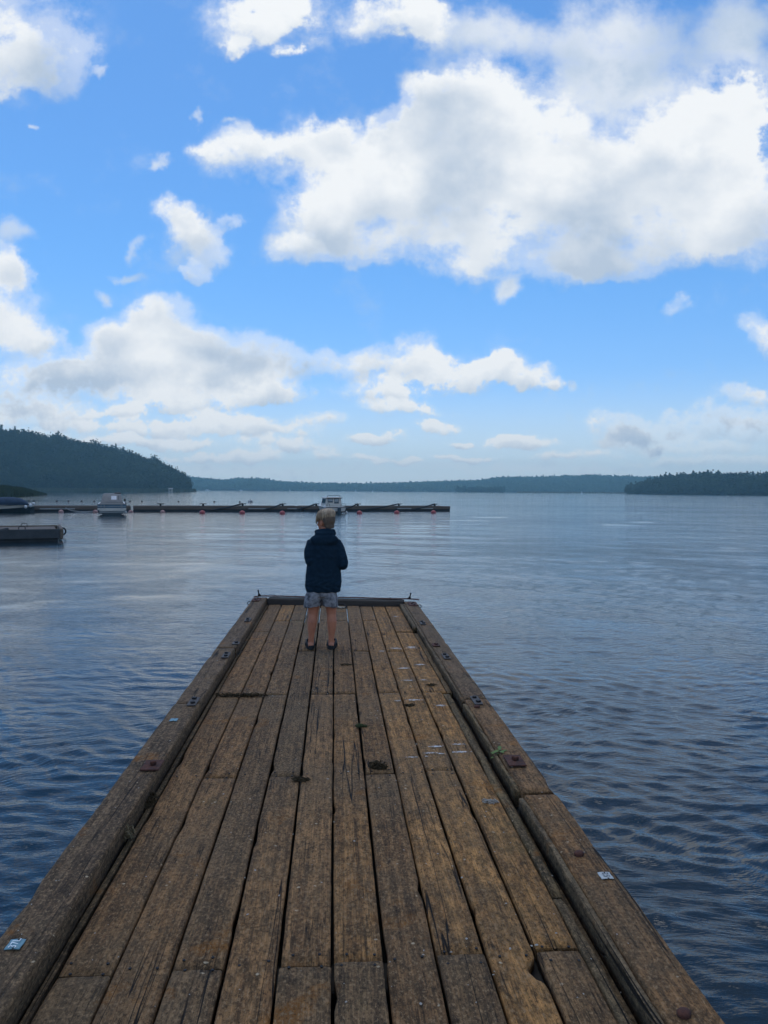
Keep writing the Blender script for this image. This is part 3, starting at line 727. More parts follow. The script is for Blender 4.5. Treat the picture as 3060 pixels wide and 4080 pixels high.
# bolted plates along the edge beams
def plate(px, py, z, w, l, m, nb, rz=0.0, bolt_h=.014, skew=0):
    x, y = deck_pt(px, py, z)
    o = MB().box(-w / 2, w / 2, -l / 2, l / 2, 0, .008, .002).build('mounting_plate', m, dock, loc=(x, y, z + .003)); o.rotation_euler = (0, 0, rz)
    for k in range(nb):
        by = 0 if nb == 1 else (-l * .27 + l * .54 * k / (nb - 1))
        MB().box(-.016, .016, -.016, .016, 0, bolt_h, .004).build('bolt_head', M_RUST if m is M_RUST else M_IRON, o, loc=(.004 * (-1) ** k, by, .008)).rotation_euler = (0, 0, .4 + k)
    return o
plate(607, 3054, .083, .10, .15, M_RUST, 1, 0, .022)
plate(771, 2799, .082, .062, .20, M_GALV, 2); plate(901, 2613, .082, .062, .21, M_GALV, 2); plate(940, 2565, .082, .07, .11, M_GALV, 1); plate(987, 2472, .084, .062, .20, M_GALV, 2)
plate(2050, 3035, .060, .10, .17, M_RUST, 1, 0, .022); plate(1898, 2794, .060, .062, .21, M_GALV, 2); plate(1777, 2618, .062, .062, .21, M_GALV, 2); plate(1736, 2572, .062, .075, .13, M_RUST, 1); plate(1684, 2484, .064, .062, .21, M_GALV, 2)
for (px, py, z) in ((2307, 3405, .057), (2725, 4043, .057), (1900, 2818, .058)):
    x, y = deck_pt(px, py, z)
    MB().lathe([(.019, -.01), (.020, .008), (.015, .013), (.004, .015)], 9, sx=1.25).build('rusty_bolt', M_RUST, dock, True, loc=(x, y, z)).rotation_euler = (0, 0, .6)
# number tags
def num_tag(px, py, z, m, txt, mt, rz, ws, ls):
    x, y = deck_pt(px, py, z)
    b_ = MB(); nx, ny = 6, 5; vs = []; fs = []
    for i in range(nx + 1):
        for j in range(ny + 1):
            u, v = i / nx, j / ny; vs.append(((u - .5) * ws, (v - .5) * ls, .003 + .004 * abs(math.sin(u * 3.1)) * abs(v - .5) + .0015 * math.sin(v * 7)))
    for i in range(nx):
        for j in range(ny): a = i * (ny + 1) + j; fs.append((a, a + ny + 1, a + ny + 2, a + 1))
    b_.add(vs, fs); o = b_.build('number_tag', m, dock, True, loc=(x, y, z)); so = o.modifiers.new('s', 'SOLIDIFY'); so.thickness = .0012; so.offset = -1
    for q_ in (-.44, .44):
        MB().lathe([(.0035, 0), (.004, .0015), (.001, .003)], 8).build('nail', M_IRON, o, loc=(.003, q_ * ls, .004))
    if txt:
        t = link('numerals', text_mesh(txt, .036), mt, o, (0, 0, .0078)); t.rotation_euler = (0, 0, rz)
    return o
num_tag(60, 3767, .082, M_TAGBLUE, '37L', M_TXTW, R(90), .050, .056)
num_tag(692, 2870, .082, M_TAGBLUE, None, None, 0, .050, .056)
num_tag(2413, 3492, .058, M_TAGWHITE, '25', M_TXTG, R(-90), .050, .052)
# nail heads at the board ends are small dark dots: one mesh
nl = MB(); rn = random.Random(5)
for c in range(10):
    xm0, xm1 = gaps[c], (gaps[c + 1] if c < 9 else .866)
    for yj in (.85, 2.57, 4.30, 6.02, 7.65, 9.42):
        if yj > 10.4: continue
        for u in (.22, .78):
            for s_ in ((-.035, .035) if any(abs(yj - j) < .1 for j in JOINTS[c]) else (0,)):
                nl.lathe([(.0055, 0), (.0055, .0035)], 6, (xm0 + (xm1 - xm0) * u + rn.uniform(-.012, .012), yj + s_ + rn.uniform(-.012, .012), .0005))
tag(nl.build('nail_heads', M_IRON, dock), kind='stuff')
# carrying frame and floats under the deck
for yj in (-.9, .85, 2.57, 4.30, 6.02, 7.65, 9.42):
    MB().box(-.95, .95, -.075, .075, -.20, -.056, .006).build('joist', M_DARKWOOD, dock, loc=(0, yj, 0))
for s_ in (-1, 1):
    MB().box(-.09, .09, -2.6, 10.75, -.24, -.051, .006).build('stringer', M_DARKWOOD, dock, loc=(s_ * 1.045, 0, 0))
    MB().box(-.02, .02, -2.6, 10.80, -.40, -.06, .004).build('skirt_board', M_DARKWOOD, dock, loc=(s_ * 1.118, 0, 0))
MB().box(-1.09, 1.09, -2.6, 10.72, -.95, -.245, .03).build('float', M_HULLC, dock)

# chalk strokes on the boards at the right
M_CHALK = bpy.data.materials.new('chalk'); M_CHALK.use_nodes = True; q = G(M_CHALK.node_tree); b_ = M_CHALK.node_tree.nodes['Principled BSDF']
tco = q.n('ShaderNodeTexCoord'); b_.inputs['Base Color'].default_value = (.74, .73, .70, 1); b_.inputs['Roughness'].default_value = .95
gu = q.sep(tco.outputs['Generated']); gv = q.m('ABSOLUTE', q.m('SUBTRACT', gu[1], .5)); gx_ = q.m('ABSOLUTE', q.m('SUBTRACT', gu[0], .5))
nz = q.noise(q.v('MULTIPLY', q.n('ShaderNodeNewGeometry').outputs['Position'], (60, 130, 1)), 1.0, 4, .7)
am = q.m('SUBTRACT', q.m('SUBTRACT', nz, q.m('MULTIPLY', gv, .62)), q.m('MULTIPLY', gx_, .30))
q.put(b_.inputs['Alpha'], q.step(am, .30, .52, 0, .75))
def chalk(p0, p1, w):
    (xa, ya), (xb, yb) = deck_pt(*p0), deck_pt(*p1); e = empty('chalk_stroke', (0, 0, 0)); bpy.data.objects.remove(e)
    for c in range(10):
        l, r_ = gaps[c] + .016, (gaps[c + 1] if c < 9 else .866) - .016
        a, b = max(xa, l), min(xb, r_)
        if b - a < .03: continue
        f = lambda x: ya + (yb - ya) * (x - xa) / (xb - xa)
        cx_, cy_ = (a + b) / 2, (f(a) + f(b)) / 2
        o = MB().add([(a - cx_, f(a) - cy_ - w, 0), (b - cx_, f(b) - cy_ - w, 0), (b - cx_, f(b) - cy_ + w, 0), (a - cx_, f(a) - cy_ + w, 0)], [(0, 1, 2, 3)]).build('chalk_stroke', M_CHALK, dock, loc=(cx_, cy_, .0062))
for p0, p1, w in [((1508, 2597), (1550, 2595), .035), ((1555, 2587), (1690, 2575), .035), ((1580, 2588), (1690, 2580), .03), ((1583, 2667), (1655, 2661), .045), ((1650, 2653), (1722, 2645), .04), ((1595, 2714), (1705, 2711), .032),
                  ((1570, 2795), (1715, 2789), .03), ((1730, 2816), (1785, 2812), .03), ((1705, 2979), (1790, 2975), .034), ((1800, 2971), (1855, 2966), .02), ((1650, 3010), (1750, 3000), .016), ((1740, 3008), (1880, 2996), .022), ((1610, 3022), (1710, 3016), .012), ((1565, 2459), (1592, 2457), .05), ((1600, 2482), (1620, 2480), .04)]:
    chalk(p0, p1, w)

# ------------------------------------------------------------------ small things lying on the dock
M_WEED = mat('dried_weed', (.040, .030, .018), .95, c2=(.075, .055, .03), scale=60, spec=.1)
M_SHELL = mat('shell', (.40, .37, .31), .7, c2=(.30, .26, .22), scale=90)
M_STRAW = mat('straw', (.20, .16, .09), .9, var=.4, scale=40)
def weed(px, py, label, rx, ry, n, seed, hgt=.02, z=0.0, m=M_WEED, name='weed_clump', cat='seaweed'):
    x, y = deck_pt(px, py, z); rn = random.Random(seed); mb = MB()
    for _ in range(n):
        a = rn.uniform(0, 6.28); r_ = rn.random() ** .6; cx_, cy_ = math.cos(a) * rx * r_, math.sin(a) * ry * r_
        d = rn.uniform(0, 6.28); L = rn.uniform(.02, .06); zz = rn.uniform(.004, hgt)
        p = [(cx_ + math.cos(d + k * rn.uniform(-.5, .5)) * L * (k / 3 - .5), cy_ + math.sin(d) * L * (k / 3 - .5), max(.003, zz * (.6 + .5 * math.sin(k * 1.3 + d)))) for k in range(4)]
        mb.tube(p, [.002, .0034, .003, .001], 4)
    return tag(mb.build(name, m, None, loc=(x, y, DZ + z)), label, cat)
weed(965, 2775, 'long dark strand of dried weed across the two left boards', .20, .022, 150, 1, .030)
weed(1198, 3110, 'small dark weed clump at the end of a butt joint near the middle', .045, .020, 60, 2)
weed(1507, 3060, 'rounded dark weed clump with a pale twig right of the middle', .050, .028, 110, 3, .038)
weed(1440, 2897, 'small greenish moss tuft in a gap between the middle boards', .035, .018, 50, 4, .02, m=mat('moss', (.05, .065, .018), .95))
weed(1377, 2650, 'thin ring of dark weed on the board behind the right foot', .05, .035, 30, 5, .008)
weed(1952, 3199, 'pale crust of broken shell on the right-hand board', .035, .018, 40, 6, .02, m=M_SHELL, name='shell_crust', cat='shells')
weed(593, 3195, 'dark clump of weed trapped beside the left edge beam', .035, .09, 110, 7, .035, z=-.01)
weed(508, 3345, 'dry pale grass tuft growing beside the left edge beam', .02, .05, 30, 8, .06, z=-.01, m=M_STRAW, name='grass_tuft', cat='grass')
weed(1720, 2730, 'scrap of dark weed beside the chalk strokes', .03, .03, 30, 9, .014)
weed(1630, 2812, 'dark scrap of weed left of the chalk strokes', .035, .025, 40, 10, .016)
rn = random.Random(77); sh = MB()
for i in range(430):
    x = rn.uniform(-.9, 1.1); y = 1.6 + 9 * rn.random() ** 1.3
    if rn.random() < .35: x = rn.uniform(.3, 1.1)
    if rn.random() < .12: x = rn.uniform(-1.1, -.96)
    z = .081 if x < -.95 else (.060 if x > .98 else (-.03 if x > .915 else .004))
    s_ = rn.uniform(.002, .0052) * (1 if rn.random() < .8 else 1.6); a = rn.uniform(0, 6.28); ca, sa = math.cos(a), math.sin(a); w_ = rn.uniform(.4, .9)
    P_ = [(-1, -.2, 0), (-.3, -w_, .1), (.7, -.5 * w_, 0), (1, .3, 0), (.2, w_, 0), (-.7, .7 * w_, 0), (0, 0, .55)]
    sh.add([(x + s_ * (p[0] * ca - p[1] * sa), y + s_ * (p[0] * sa + p[1] * ca), z + s_ * p[2]) for p in P_], [(0, 1, 6), (1, 2, 6), (2, 3, 6), (3, 4, 6), (4, 5, 6), (5, 0, 6)])
tag(sh.build('shell_fragments', M_SHELL, None, loc=(0, 0, DZ)), 'tiny pale shell fragments scattered over the boards', 'shells', kind='stuff')
# seedling in the channel
x, y = deck_pt(1984, 3062, -.04); sg = empty('seedling', (x, y, DZ - .042)); tag(sg, 'small bright green seedling growing in the right-hand channel', 'plant')
M_GREEN = mat('fresh_leaf', (.075, .135, .022), .6, c2=(.11, .17, .03), scale=50)
MB().tube([(0, 0, 0), (.004, .004, .05), (.010, .012, .105)], [.0035, .003, .002], 6).build('stem', mat('green_stem', (.08, .10, .03), .7), sg)
rn = random.Random(4)
for k in range(13):
    a = k * 2.4; zb = .055 + .055 * k / 12; L = rn.uniform(.035, .062); up = rn.uniform(-.1, .5); vs = []
    for t, w_ in ((0, .001), (.3, .010), (.6, .012), (.85, .006), (1, .001)):
        r_ = L * t; zz = zb + r_ * up - .25 * r_ * t
        for sgn in (-1, 0, 1): vs.append((.008 + math.cos(a) * r_ - math.sin(a) * w_ * sgn, .008 + math.sin(a) * r_ + math.cos(a) * w_ * sgn, zz + (.003 if sgn else 0)))
    fs = [(i * 3 + j, i * 3 + j + 1, i * 3 + j + 4, i * 3 + j + 3) for i in range(4) for j in range(2)]
    MB().add(vs, fs).build('leaf', M_GREEN, sg, True)
# rope end and ring at the end beam
M_ROPE = mat('rope', (.42, .38, .30), .9, c2=(.28, .25, .20), scale=120, bump=.6, bscale=300)
x, y = deck_pt(1352, 2421); ro = empty('mooring_rope', (x, y, DZ)); tag(ro, 'frayed cream rope hanging over the end beam beside the boy', 'rope')
MB().tube([(-.055, .10, .115), (-.060, .04, .11), (-.058, -.012, .085), (-.045, -.03, .05), (-.02, -.045, .018), (.0, -.06, .012), (.04, -.065, .012), (.075, -.07, .012)], [.012, .013, .013, .013, .014, .013, .012, .012], 8).build('strand', M_ROPE, ro, True)
MB().tube([(-.075, -.04, .012), (-.04, -.05, .014), (.0, -.075, .012), (.028, -.10, .011)], .010, 7).build('loose_end', M_ROPE, ro, True)
MB().tube([(.02 + .07 * math.cos(a), -.03 + .045 * math.sin(a), .02 + .028 * math.sin(a)) for a in np.linspace(0, 6.283, 20)], .0075, 6).build('iron_ring', M_IRON, ro, True)

# ------------------------------------------------------------------ pontoons and buoys
M_PONT = mat('pontoon_concrete', (.040, .046, .052), .85, var=.4, scale=1.5)
M_PWOOD = mat('pontoon_timber', (.150, .112, .082), .9, c2=(.100, .080, .064), scale=2.0, stretch=(.5, 4, 4))
M_PALE = mat('pale_board', (.34, .34, .32), .8, scale=4)
pa, pb = at(300, 2039, 0), at(1798, 2036, 0)
pdir = (pb - pa); pdir.z = 0; plen = pdir.length; pdir.normalize(); pnor = Vector((-pdir.y, pdir.x, 0))     # pnor points away from us
if pnor.y < 0: pnor = -pnor
pang = math.atan2(pdir.y, pdir.x)
p0 = pa - pdir * 45.0; PL = plen + 45.0
far_p = empty('pontoon', (p0.x, p0.y, 0), pang); tag(far_p, 'long low timber-edged pontoon with moored boats stretching in from the left', 'pontoon')
nseg = 5
for k in range(nseg):
    a, b = PL * k / nseg + .12, PL * (k + 1) / nseg - .12
    MB().box(a, b, .06, 2.9, -.5, .42, .04).build('float', M_PONT, far_p)
    MB().box(a, b, -.02, 3.0, .425, .50, .01).build('deck', M_PWOOD, far_p)
    MB().box(a + .02, b - .02, -.06, .055, .20, .54, .015).build('fender_beam', M_PWOOD, far_p)
    MB().box(a + .02, b - .02, 2.905, 3.02, .20, .54, .015).build('fender_beam', M_PWOOD, far_p)
def along(px): # station along the pontoon under a pixel column
    d = ray(px, 2030); d2 = Vector((d.x, d.y, 0)); q0 = Vector((CAM.x, CAM.y, 0)) - p0; q0.z = 0
    den = d2.x * pdir.y - d2.y * pdir.x
    return (q0.y * d2.x - q0.x * d2.y) / -den * -1 if abs(den) < 1e-9 else ((q0.x * d2.y - q0.y * d2.x) / (pdir.x * d2.y - pdir.y * d2.x))
for px in (640, 810, 968, 1128, 1262, 1428, 1592, 1735):
    s_ = along(px); c_ = empty('x', (0, 0, 0)); bpy.data.objects.remove(c_)
    MB().box(s_ - .09, s_ + .09, .15, .33, .505, .80, .03).box(s_ - .35, s_ + .35, .18, .30, .72, .80, .03).build('bollard', M_IRON, far_p)
for (px, dl) in ((205, 1.0), (258, .9), (1025, .9), (1163, .5), (1610, .8), (1700, .7)):
    s_ = along(px); MB().box(s_ - dl, s_ + dl, -.10, -.065, .22, .34, .01).build('pale_board', M_PALE, far_p)
for (px, dx_) in ((968, -3.2), (1128, -2.2), (1262, -2.4), (1428, -2.0), (1592, -4.4), (1735, -3.0)):
    s_ = along(px); MB().tube([(s_ + dx_, -.14, .12), (s_ + dx_ * .5, -.16, .40), (s_, .2, .78)], .075, 6).build('mooring_arm', M_PONT, far_p)
rp = [(along(335) + 1.6 * math.cos(a), -.12, .42 + .42 * math.sin(a)) for a in np.linspace(math.pi, 2 * math.pi, 14)]
MB().tube(rp, .045, 6).build('hose', M_PALE, far_p, True)

# near pontoon at the left edge
n_a, n_b = at(45, 2158, 0), at(236, 2157, 0); nd = n_b - n_a; nd.normalize(); nn_ = Vector((-nd.y, nd.x, 0)); nn_ = nn_ if nn_.y > 0 else -nn_
near_p = empty('pontoon', (n_b.x, n_b.y, 0), math.atan2(nd.y, nd.x) + R(14)); tag(near_p, 'short dark pontoon with iron hoops jutting in from the left edge', 'pontoon')
MB().box(-16, -.05, .08, 3.5, -.4, .36, .04).build('float', M_PONT, near_p)
MB().box(-16, -.10, .02, 3.55, .365, .47, .01).build('deck', M_PWOOD, near_p)
MB().box(-16, .02, -.06, .015, .12, .52, .02).build('fender_beam', mat('grey_fascia', (.055, .062, .066), .85, scale=3), near_p)
MB().box(-16, .02, 3.56, 3.68, .12, .52, .02).build('fender_beam', M_PWOOD, near_p)
MB().box(.03, .16, -.08, 3.75, .10, .54, .03).build('end_beam', M_PWOOD, near_p)
for (x, y) in ((-1.35, 3.3), (-4.9, 3.3), (-1.4, .25), (-5.2, .25), (-9.0, .25), (-9.5, 3.3)):
    MB().tube([(x - .12, y, .47), (x - .12, y, .59), (x - .08, y, .63), (x + .08, y, .63), (x + .12, y, .59), (x + .12, y, .47)], .018, 7).build('iron_hoop', M_IRON, near_p, True)
for (x, y, r_) in ((-4.3, 3.3, .20), (-2.9, 3.3, .12), (-2.45, 3.35, .14), (-2.0, .3, .12)):
    MB().ell((x, y, .48), (r_, r_ * .7, r_ * .8), 10, 6).build('rope_coil', M_IRON, near_p, True)
MB().tube([(.22 + .12 * math.cos(a), 2.6, .28 + .15 * math.sin(a)) for a in np.linspace(0, 6.283, 16)], .035, 7).build('mooring_ring', M_IRON, near_p, True)
MB().tube([(-3.9, -.10, .10), (-2.6, -.12, .40), (-1.9, .1, .54)], .06, 6).build('mooring_arm', M_PONT, near_p)
MB().tube([(-4.6, -.12, .22), (-3.4, -.14, .30), (-2.4, .0, .50)], .05, 6).build('mooring_arm', M_PONT, near_p)

M_RED = mat('red_buoy', (.36, .060, .060), .5, c2=(.27, .045, .05), scale=5)
M_PINK = mat('faded_buoy', (.42, .24, .21), .6, c2=(.26, .12, .10), scale=4)
def buoy_meshes():
    a = MB().lathe([(.15, -.34), (.25, -.24), (.275, -.10), (.285, .16), (.25, .21), (.08, .32), (.03, .34)], 18).mesh('float', True)
    b = MB().tube([(0, 0, .32), (0, 0, .40)], .03, 6).tube([(.05 * math.cos(t), 0, .43 + .05 * math.sin(t)) for t in np.linspace(0, 6.28, 10)], .014, 5).mesh('eye', True)
    c = MB().lathe([(.04, -.26), (.20, -.08), (.26, .03), (.17, .17), (.06, .24), (.03, .25)], 16).mesh('float', True)
    d = MB().tube([(0, 0, .23), (0, 0, .32)], .025, 6).mesh('eye', True)
    for m_ in (b, d): m_.materials.append(M_IRON)
    a.materials.append(M_RED); c.materials.append(M_PINK); return (a, b), (c, d)
BR, BP = buoy_meshes()
def buoy(px, py, ms, label, group, s=1.0):
    p = at(px, py, 0); e = empty('mooring_buoy', (p.x, p.y, 0), px * .37); e.scale = (s, s, s)
    tag(e, label, 'buoy', group); link('float', ms[0], None, e); link('eye', ms[1], None, e)
RED_L = ['red mooring buoy farthest left, between the canopy boat and the middle of the pontoon', 'red mooring buoy, second from the left of the red ones', 'red mooring buoy, the last one left of the boy', 'red mooring buoy half hidden behind the boy\'s head',
         'red mooring buoy just right of the white cabin boat', 'red mooring buoy, second from the open end of the pontoon', 'red mooring buoy nearest the open right end of the pontoon']
for (px, py), lb in zip(((806, 2046), (965, 2047), (1125, 2048), (1279, 2047), (1432, 2047), (1581, 2046), (1727, 2045)), RED_L): buoy(px, py, BR, lb, 'red mooring buoys before the far pontoon', .92)
PINK_L = ['faded pink buoy under the bow of the blue-covered boat', 'faded pink buoy midway between the blue-covered boat and the canopy boat', 'faded pink buoy touching the left side of the canopy boat', 'faded pink buoy just right of the canopy boat', 'faded pink buoy left of the first red one']
for (px, py), lb in zip(((97, 2037), (243, 2041), (380, 2041), (521, 2042), (648, 2042)), PINK_L): buoy(px, py, BP, lb, 'faded pink buoys before the far pontoon', .98)
fl_me = MB().ell((0, 0, .06), (.17, .17, .15), 12, 8).mesh('f', True); fl_me.materials.append(M_IRON)
for px in (115, 136, 226, 273, 325, 375, 518, 565, 711, 854, 955):
    p = at(px, 1998.5 + (px - 300) * .004, 0); o = link('float_marker', fl_me, None, None, (p.x, p.y, 0)); tag(o, 'small black float in the line beyond the far pontoon', 'float', 'black floats strung beyond the far pontoon')
p = at(997, 2002, 0); e = empty('mooring_buoy', (p.x, p.y, 0)); tag(e, 'large black and white drum buoy floating alone beyond the pontoon', 'buoy')
MB().lathe([(.30, -.4), (.42, -.25), (.42, .18), (.34, .36), (.10, .44)], 18).build('drum', mat('white_buoy', (.50, .52, .50), .6, c2=(.10, .12, .13), scale=3.2), e, True)
MB().tube([(0, 0, .42), (0, 0, .56)], .05, 6).build('eye', M_IRON, e); MB().lathe([(.435, -.30), (.435, -.10)], 18).build('band', M_IRON, e, True)
# tiny white things by the far shores
M_WHITE = mat('white_paint', (.62, .64, .63), .6, var=.1)
def speck(name, px, d, label, cat, h, w):
    b = shore([px], d)[0]; e = empty(name, (b.x, b.y, 0)); tag(e, label, cat)
    MB().loft([[(-w, -w * .5, -.1), (w, -w * .5, -.1), (w, w * .5, -.1), (-w, w * .5, -.1)], [(-w * 1.15, -w * .55, h * .3), (w * 1.2, -w * .55, h * .3), (w * 1.2, w * .55, h * .3), (-w * 1.15, w * .55, h * .3)]]).build('hull', M_WHITE, e)
    MB().box(-w * .5, w * .4, -w * .4, w * .4, h * .31, h, .1).build('cabin', M_WHITE, e)
for px, d, lb, h, w in ((826, 1690, 'pale motor boat close to the left end of the far shore', 2.4, 5.0), (960, 1700, 'tiny pale boat at the far shore beyond the black and white buoy', 1.8, 4.0), (1155, 1650, 'tiny white boat on the far water left of the boy', 4.5, .9), (1254, 1650, 'tiny white boat on the far water just left of the cabin boat', 3.4, .9), (1418, 1650, 'tiny white boat on the far water right of the cabin boat', 3.6, 1.0), (1485, 1690, 'tiny low white boat at the far shore right of the cabin boat', 1.8, 2.0), (2318, 1240, 'tiny white boat off the right shore', 3.0, 1.0)):
    speck('far_boat', px, d, lb, 'boat', h, w)
b = shore([680], 688)[0]; e = empty('boathouse', (b.x, b.y, .3), .3); tag(e, 'small pale hut at the tip of the left wooded shore', 'hut')
MB().box(-1.7, 1.7, -1.4, 1.4, -.5, 2.0).build('wall', mat('hut_wall', (.40, .37, .30), .8), e)
MB().loft([[(-1.9, -1.6, 2.02), (1.9, -1.6, 2.02), (1.9, 1.6, 2.02), (-1.9, 1.6, 2.02)], [(-1.9, -.05, 3.0), (1.9, -.05, 3.0), (1.9, .05, 3.0), (-1.9, .05, 3.0)]]).build('roof', mat('hut_roof', (.30, .29, .27), .8), e)
MB().box(-1.0, .2, -1.46, -1.405, .2, 1.5).build('door', mat('hut_door', (.10, .09, .08), .8), e)

# ------------------------------------------------------------------ boats
M_GEL = mat('cream_gelcoat', (.56, .53, .47), .35, var=.1, scale=2)
M_GLASS = mat('boat_window', (.035, .075, .105), .08, var=.3, scale=2, spec=.6)
M_GLASS2 = mat('clear_window', (.30, .36, .40), .2, var=.2, scale=2)
M_TRIM = mat('dark_trim', (.040, .036, .034), .5, var=.2)
M_BLUEH = mat('blue_hull', (.020, .095, .155), .35, var=.2, scale=2)
M_GREYH = mat('grey_hull', (.24, .27, .28), .45, var=.15, scale=2)
M_CANVAS = mat('grey_canvas', (.215, .205, .190), .9, var=.18, scale=3, bump=.3)
M_NAVY = mat('navy_canvas', (.020, .045, .085), .85, var=.3, scale=2)
M_BOTTOM = mat('bottom_paint', (.030, .050, .062), .6, var=.3)
def hull_rings(L, B, z_sh, z_ch, z_k, t0=0.0, zlo=None, zhi=None):
    """sections of a boat hull from transom (y=0) to bow (y=L)"""
    out = []
    for i in range(13):
        t = i / 12; y = L * t; b = B / 2 * (1 - max(0, (t - .45) / .55) ** 2.2) * (.94 + .06 * min(1, t * 5)); b = max(b, .03)
        sh_ = z_sh + .22 * t ** 2; ch = z_ch + .25 * t ** 2; k = z_k + (.35 * max(0, t - .55) / .45) ** 1.5
        bc = b * (.86 - .25 * max(0, t - .5))
        out.append((y, b, bc, sh_, ch, k))
    return out
def build_hull(e, L, B, z_sh, z_ch, z_k, m, mb_, m_deck):
    R_ = hull_rings(L, B, z_sh, z_ch, z_k)
    MB().loft([[(-bc, y, ch), (0, y, k), (bc, y, ch), (bc * 1.004, y, ch + .02), (-bc * 1.004, y, ch + .02)] for (y, b, bc, s_, ch, k) in R_]).build('bottom', mb_, e)
    MB().loft([[(-bc, y, ch + .021), (bc, y, ch + .021), (b, y, s_), (-b, y, s_)] for (y, b, bc, s_, ch, k) in R_]).build('hull', m, e)
    MB().loft([[(-b - .03, y - .02, s_ - .05), (b + .03, y - .02, s_ - .05), (b + .03, y - .02, s_ + .012), (-b - .03, y - .02, s_ + .012)] for (y, b, bc, s_, ch, k) in R_]).build('rub_rail', M_TRIM, e)
    MB().loft([[(-b * .97, y + .01, s_ + .013), (b * .97, y + .01, s_ + .013), (b * .93, y + .01, s_ + .05), (-b * .93, y + .01, s_ + .05)] for (y, b, bc, s_, ch, k) in R_]).build('deck', m_deck, e)
    return R_
def ngon_y(pts, y0, y1): return [[(x, y0, z) for x, z in pts], [(x, y1, z) for x, z in pts]]
# white cabin boat, stern towards us
sp = at(1341, 2047, 0); hd = (pnor * 1.0 + pdir * -.02).normalized()
cb = empty('cabin_boat', (sp.x, sp.y, 0), math.atan2(hd.y, hd.x) - math.pi / 2); tag(cb, 'cream cabin motor boat with roof rail and dark drive, stern towards us', 'boat')
build_hull(cb, 5.6, 1.95, .60, .20, -.25, M_GEL, M_BOTTOM, M_GEL)
MB().box(-.93, .93, -.06, -.005, .14, .23, .01).build('transom_strip', M_TRIM, cb)
cab = [(-.80, .655), (.80, .655), (.70, 1.44), (-.70, 1.44)]
MB().loft([[(x, 1.0, z) for x, z in cab], [(x * .98, 2.6, z) for x, z in cab], [(x * .90, 3.3, z if z < 1 else z * .72) for x, z in cab]]).build('cabin', M_GEL, cb)
MB().loft([[(-.78, .85, 1.445), (.78, .85, 1.445), (.78, 2.7, 1.445), (-.78, 2.7, 1.445)], [(-.80, .83, 1.49), (.80, .83, 1.49), (.80, 2.72, 1.49), (-.80, 2.72, 1.49)], [(-.66, .95, 1.56), (.66, .95, 1.56), (.66, 2.6, 1.56), (-.66, 2.6, 1.56)]]).build('roof', M_GEL, cb)
MB().box(-.82, .82, .80, .828, 1.44, 1.50, .008).build('roof_trim', M_TRIM, cb)
for (xa, xb, za, zb) in ((-.60, -.09, 1.03, 1.41), (.03, .50, .94, 1.42)):
    w = MB().box(xa, xb, .975, .996, za, zb, .004).build('rear_window', M_GLASS, cb)
    MB().box(xa + .04, xb - .04, .962, .974, za + (zb - za) * .38, zb - .04, .003).build('clear_pane', M_GLASS2, w)
for s_ in (-1, 1):
    MB().loft([[(s_ * .79, 1.3, .98), (s_ * .80, 1.3, .98), (s_ * .80, 2.5, .98), (s_ * .79, 2.5, .98)], [(s_ * .735, 1.3, 1.36), (s_ * .745, 1.3, 1.36), (s_ * .745, 2.4, 1.36), (s_ * .735, 2.4, 1.36)]]).build('side_window', M_GLASS, cb)
    MB().tube([(s_ * .90, .05, .66), (s_ * .92, .05, .88), (s_ * .86, .15, .93), (s_ * .66, .35, .93), (s_ * .56, .4, .88), (s_ * .54, .4, .66)], .022, 6).build('stern_rail', M_TRIM, cb, True)
MB().tube([(-.64, 1.0, 1.55), (-.60, 1.0, 1.66), (-.50, 1.0, 1.71), (.50, 1.0, 1.71), (.60, 1.0, 1.66), (.64, 1.0, 1.55)], .022, 6).build('roof_rail', M_TRIM, cb, True)
MB().box(.05, .36, -.34, -.08, -.25, .62, .07).build('outboard_drive', mat('dark_drive', (.020, .045, .062), .5), cb)
for (x, z) in ((-1.06, .62), (-.93, .45), (1.02, .10)):
    MB().ell((x, .3, z), (.14, .14, .15), 10, 8).build('fender', M_WHITE, cb, True)
# boat with the grey canopy
sp = at(446, 2053, 0)
kb = empty('canopy_boat', (sp.x, sp.y, 0), math.atan2(hd.y, hd.x) - math.pi / 2); tag(kb, 'blue-banded motor boat under a tall grey canvas canopy, stern towards us', 'boat')
build_hull(kb, 6.2, 2.3, .90, .18, -.3, M_GREYH, M_BOTTOM, M_GEL)
for (z0, z1, m_, yy) in ((.62, .88, M_BLUEH, -.03), (.42, .60, M_GEL, -.025)):
    MB().box(-1.12, 1.12, yy, -.003, z0, z1, .006).build('transom_band', m_, kb)
MB().box(-1.10, 1.10, -.045, -.031, .735, .765, .003).build('transom_stripe', M_GEL, kb)
MB().box(-.95, .98, -.10, -.026, .36, .415, .01).build('swim_step', M_GEL, kb)
for x in (-.85, -.6, .72, .80):
    MB().tube([(x, -.055, .88), (x, -.06, .50)], .018, 6).build('ladder_rail', M_PALE, kb)
cv = MB(); ring = []
prof_c = [(.10, .98, 1.0, .93), (.35, 1.20, .96, .80), (1.0, 1.76, .80, .72), (2.0, 1.80, .80, .72), (2.9, 1.35, .85, .70), (3.4, .98, .85, .70)]
for (y, zt, wb, wt) in prof_c:
    pts_ = [(-wb * 1.0, .955)]; pts_ += [(-wb + (wb - wt) * t, .955 + (zt - .955) * t) for t in (.33, .66, .92)]; pts_ += [(-wt * .9, zt), (-wt * .4, zt + .02), (wt * .4, zt + .02), (wt * .9, zt)]
    pts_ += [(wb - (wb - wt) * t, .955 + (zt - .955) * t) for t in (.92, .66, .33)] + [(wb, .955)]
    ring.append([(x, y, z) for x, z in pts_])
cv.loft(ring); can = cv.build('canopy', M_CANVAS, kb, True)
